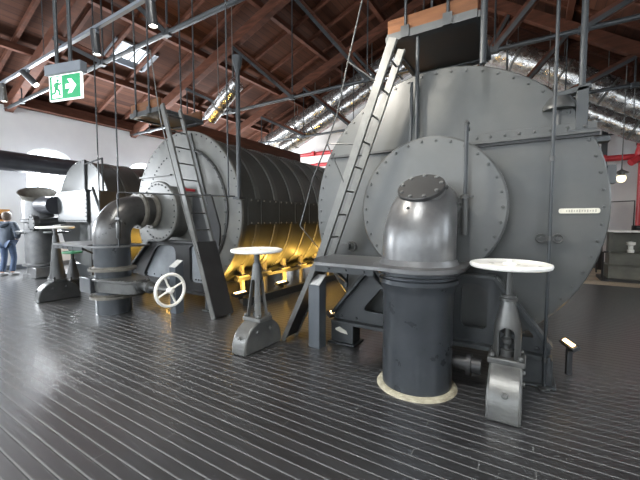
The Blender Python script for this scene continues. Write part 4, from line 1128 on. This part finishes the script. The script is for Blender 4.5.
# ------------------------------------------------------------------ left wall things
bp2 = thing('wall_duct', (-12.55, 0, 0), 'thick black lagged pipe running along the left wall below the roof', 'pipe')
m = MB(); m.tube([(0, -2.5, 3.22), (0, 13.3, 3.05)], 0.28, 28); m.build('lagging', 'duct_black', bp2)
for y in (0.0, 3.05, 6.4, 9.8):
    m = MB(); m.ring([(0.275, -0.04), (0.295, -0.04), (0.295, 0.04), (0.275, 0.04)], 28, (0, y, 3.22 - 0.17 * (y + 2.5) / 15.8), 'Y'); m.box((-0.5, y, 2.86), (0.9, 0.06, 0.06)); m.build('bracket', 'iron', bp2)
ob = thing('notice_board', (XL, 3.55, 1.5), 'small orange wooden board on the left wall', 'board')
m = MB(); m.box((0.03, 0, 0.12), (0.05, 0.62, 0.4)); m.build('board', 'orange', ob, bevel=0.006)
m = MB(); m.box((0.065, 0.12, 0.1), (0.02, 0.18, 0.16)); m.build('notice', 'wood', ob)
wv = thing('wall_hydrant', (XL + 0.9, 4.3, 0), 'black pipe valve on a bent stem by the left wall', 'valve')
m = MB(); m.tube([(0, 0, 0), (0, 0, 0.7), (-0.12, 0, 0.95), (-0.1, 0, 1.3), (0, 0, 1.6)], 0.07, 14); m.build('stem', 'black_iron', wv)
m = MB(); m.box((0.02, 0, 1.7), (0.3, 0.3, 0.2)); m.lathe([(0.16, 1.8), (0.12, 1.95), (0, 1.97)], 16, (0.03, 0, 0)); m.lathe([(0.14, 0), (0.14, 0.12), (0.07, 0.2)], 16); m.build('valve_head', 'black_iron', wv, bevel=0.02)

# ------------------------------------------------------------------ visitor, walking away at the left edge
def skinned(name, verts, edges, radii, mat, parent, root=0, sub=2):
    me = bpy.data.meshes.new(name); me.from_pydata(verts, edges, [])
    o = bpy.data.objects.new(name, me); COL.objects.link(o); o.parent = parent
    md = o.modifiers.new('skin', 'SKIN'); md.use_smooth_shade = True
    for i, r in enumerate(radii):
        sv = me.skin_vertices[0].data[i]; sv.radius = (r, r) if not isinstance(r, tuple) else r; sv.use_root = (i == root)
    s = o.modifiers.new('sub', 'SUBSURF'); s.levels = sub; s.render_levels = sub
    me.materials.append(M[mat])
    return o
pr = thing('person', (-11.9, 3.33, 0), 'person in slate blue hooded jacket and jeans walking away, hand on hip', 'person', rz=R(38))
# local frame: faces +Y, stands about 1.68 m
J = {'pelvis': (0, 0, 0.93), 'waist': (0, 0.0, 1.08), 'chest': (0, 0.0, 1.28), 'neck': (0, 0.01, 1.43), 'head0': (0, 0.03, 1.50), 'head1': (0, 0.045, 1.62),
     'hipR': (0.09, 0, 0.88), 'kneeR': (0.10, 0.07, 0.48), 'ankR': (0.10, -0.02, 0.08), 'toeR': (0.11, 0.15, 0.035),
     'hipL': (-0.09, 0, 0.88), 'kneeL': (-0.10, 0.02, 0.48), 'ankL': (-0.10, -0.09, 0.08), 'toeL': (-0.11, 0.08, 0.035),
     'shR': (0.19, 0.0, 1.38), 'elR': (0.33, -0.09, 1.14), 'wrR': (0.19, 0.08, 1.01), 'haR': (0.14, 0.12, 0.98),
     'shL': (-0.19, 0.0, 1.38), 'elL': (-0.25, -0.03, 1.11), 'wrL': (-0.24, 0.08, 0.87), 'haL': (-0.235, 0.11, 0.78)}
K = list(J)
E_ = [('pelvis', 'waist'), ('waist', 'chest'), ('chest', 'neck'), ('neck', 'head0'), ('head0', 'head1'), ('pelvis', 'hipR'), ('hipR', 'kneeR'), ('kneeR', 'ankR'), ('ankR', 'toeR'),
      ('pelvis', 'hipL'), ('hipL', 'kneeL'), ('kneeL', 'ankL'), ('ankL', 'toeL'), ('chest', 'shR'), ('shR', 'elR'), ('elR', 'wrR'), ('wrR', 'haR'), ('chest', 'shL'), ('shL', 'elL'), ('elL', 'wrL'), ('wrL', 'haL')]
rad = {'pelvis': (0.14, 0.11), 'waist': (0.13, 0.095), 'chest': (0.15, 0.11), 'neck': 0.055, 'head0': 0.07, 'head1': 0.088, 'hip': 0.085, 'knee': 0.055, 'ank': 0.04, 'toe': 0.032, 'sh': 0.06, 'el': 0.042, 'wr': 0.03, 'ha': 0.03}
rr = lambda k: rad.get(k, rad.get(k[:-1]))
body = skinned('body', [J[k] for k in K], [(K.index(a), K.index(b)) for a, b in E_], [rr(k) for k in K], 'skin', pr)
def garment(name, keys, edges, grow, mat, root, ends=()):
    vs = [J[k] for k in keys]
    ra = []
    for k in keys:
        r = rr(k); r = r if isinstance(r, tuple) else (r, r); ra.append((r[0] + grow, r[1] + grow))
    return skinned(name, vs, [(keys.index(a), keys.index(b)) for a, b in edges], ra, mat, pr, keys.index(root))
J['hem'] = (0, 0.0, 0.76); rad['hem'] = (0.165, 0.14); J['seat'] = (0, 0, 0.92); rad['seat'] = (0.155, 0.13)
garment('jacket', ['hem', 'seat', 'waist', 'chest', 'neck', 'shR', 'elR', 'wrR', 'shL', 'elL', 'wrL'], [('hem', 'seat'), ('seat', 'waist'), ('waist', 'chest'), ('chest', 'neck'), ('chest', 'shR'), ('shR', 'elR'), ('elR', 'wrR'), ('chest', 'shL'), ('shL', 'elL'), ('elL', 'wrL')], 0.035, 'jacket', 'hem')
J['pelvis'] = (0, 0, 0.93)
J['cufR'] = (0.10, -0.02, 0.10); J['cufL'] = (-0.10, -0.09, 0.10); rad['cuf'] = 0.055
garment('jeans', ['pelvis', 'hipR', 'kneeR', 'cufR', 'hipL', 'kneeL', 'cufL'], [('pelvis', 'hipR'), ('hipR', 'kneeR'), ('kneeR', 'cufR'), ('pelvis', 'hipL'), ('hipL', 'kneeL'), ('kneeL', 'cufL')], 0.015, 'denim', 'pelvis')
m = MB(); m.lathe([(0.0, -0.13), (0.06, -0.12), (0.095, -0.06), (0.108, 0.02), (0.095, 0.09), (0.05, 0.125), (0, 0.13)], 20, (0, 0.02, 1.60)); h_ = m.build('hair', 'hair', pr)
h_.scale = (0.95, 1.05, 1); 
m = MB(); m.tube([(-0.12, -0.06, 1.42), (-0.06, -0.13, 1.37), (0, -0.15, 1.345), (0.06, -0.13, 1.37), (0.12, -0.06, 1.42)], [0.03, 0.05, 0.06, 0.05, 0.03], 12); m.build('hood', 'jacket', pr)
for s, an in ((1, 'R'), (-1, 'L')):
    a, b = Vector(J['ank' + an]), Vector(J['toe' + an])
    m = MB(); m.tube([(a.x, a.y - 0.06, 0.05), (a.x, a.y, 0.06), (b.x, b.y - 0.03, 0.042), (b.x, b.y + 0.04, 0.034)], [0.035, 0.052, 0.042, 0.028], 14); m.build('shoe', 'shoe', pr)
    wv_ = Vector(J['wr' + an]); hv = Vector(J['ha' + an]); d = (hv - wv_).normalized()
    side = Vector((0, 1, 0)) if an == 'L' else Vector((0, 0.4, -1)).normalized()
    for k in range(4):
        p0 = hv + side * (0.02 - 0.014 * k) - d * 0.02; L_ = (0.07, 0.08, 0.075, 0.06)[k]
        m = MB(); m.tube([p0, p0 + d * L_ * 0.55, p0 + d * L_ * 0.95 + Vector((-0.012 * s, 0, 0))], [0.009, 0.0085, 0.006], 8); m.build('finger', 'skin', body)
    p0 = wv_ + d * 0.03 + side * 0.02; m = MB(); m.tube([p0, p0 + side * 0.03 + d * 0.02, p0 + side * 0.035 + d * 0.05], [0.012, 0.010, 0.007], 8); m.build('thumb', 'skin', body)

# ------------------------------------------------------------------ lights
def area(name, loc, rot, sx_, sy, power, col):
    l = bpy.data.lights.new(name, 'AREA'); l.shape = 'RECTANGLE'; l.size = sx_; l.size_y = sy; l.energy = power; l.color = col
    o = bpy.data.objects.new(name, l); COL.objects.link(o); o.location = loc; o.rotation_euler = rot; o['kind'] = 'helper'
    return o
DAY = (0.90, 0.95, 1.0)
for c, pw in zip(fw_x, (170, 150, 70, 36, 26)): area('window_daylight', (c, YF + 0.06, 2.9), (-PI / 2, 0, PI), 1.9, 3.0, pw, DAY)
area('added_skylight_fill', (-0.7, -0.85, zroof(-0.7) - 0.1), (0, -math.atan(SR) * 0 , 0), 1.5, 3.4, 420, (1.0, 0.98, 0.93))  # overhead fill below the added, unseen skylight
for c in win_y: area('window_daylight', (XL + 0.06, c, 2.85), (0, -PI / 2, 0), 1.7, 1.2, 720, DAY)
for c, _ in rw: area('window_daylight', (XR - 0.06, c, 2.85), (0, PI / 2, 0), 1.7, 1.2, 22, DAY)
w = bpy.data.worlds.new('sky'); scene.world = w; w.use_nodes = True
bg = w.node_tree.nodes['Background']; bg.inputs['Color'].default_value = (0.86, 0.93, 1.0, 1); bg.inputs['Strength'].default_value = 4.0

# ------------------------------------------------------------------ camera
cam = bpy.data.cameras.new('camera'); cam.sensor_width = 36; cam.lens = 340 / 640 * 36; cam.clip_start = 0.05
co = bpy.data.objects.new('camera', cam); COL.objects.link(co)
co.location = (0, 0, 1.5); co.rotation_euler = (PI / 2 - math.atan(20 / 340), 0, R(31.7))
scene.camera = co
scene.view_settings.view_transform = 'Standard'; scene.view_settings.look = 'None'
scene.view_settings.gamma = 1.0; scene.view_settings.use_curve_mapping = False
scene.view_settings.exposure = 0.45
scene.cycles.use_denoising = True
scene.cycles.max_bounces = 8
scene.cycles.sample_clamp_indirect = 6.0
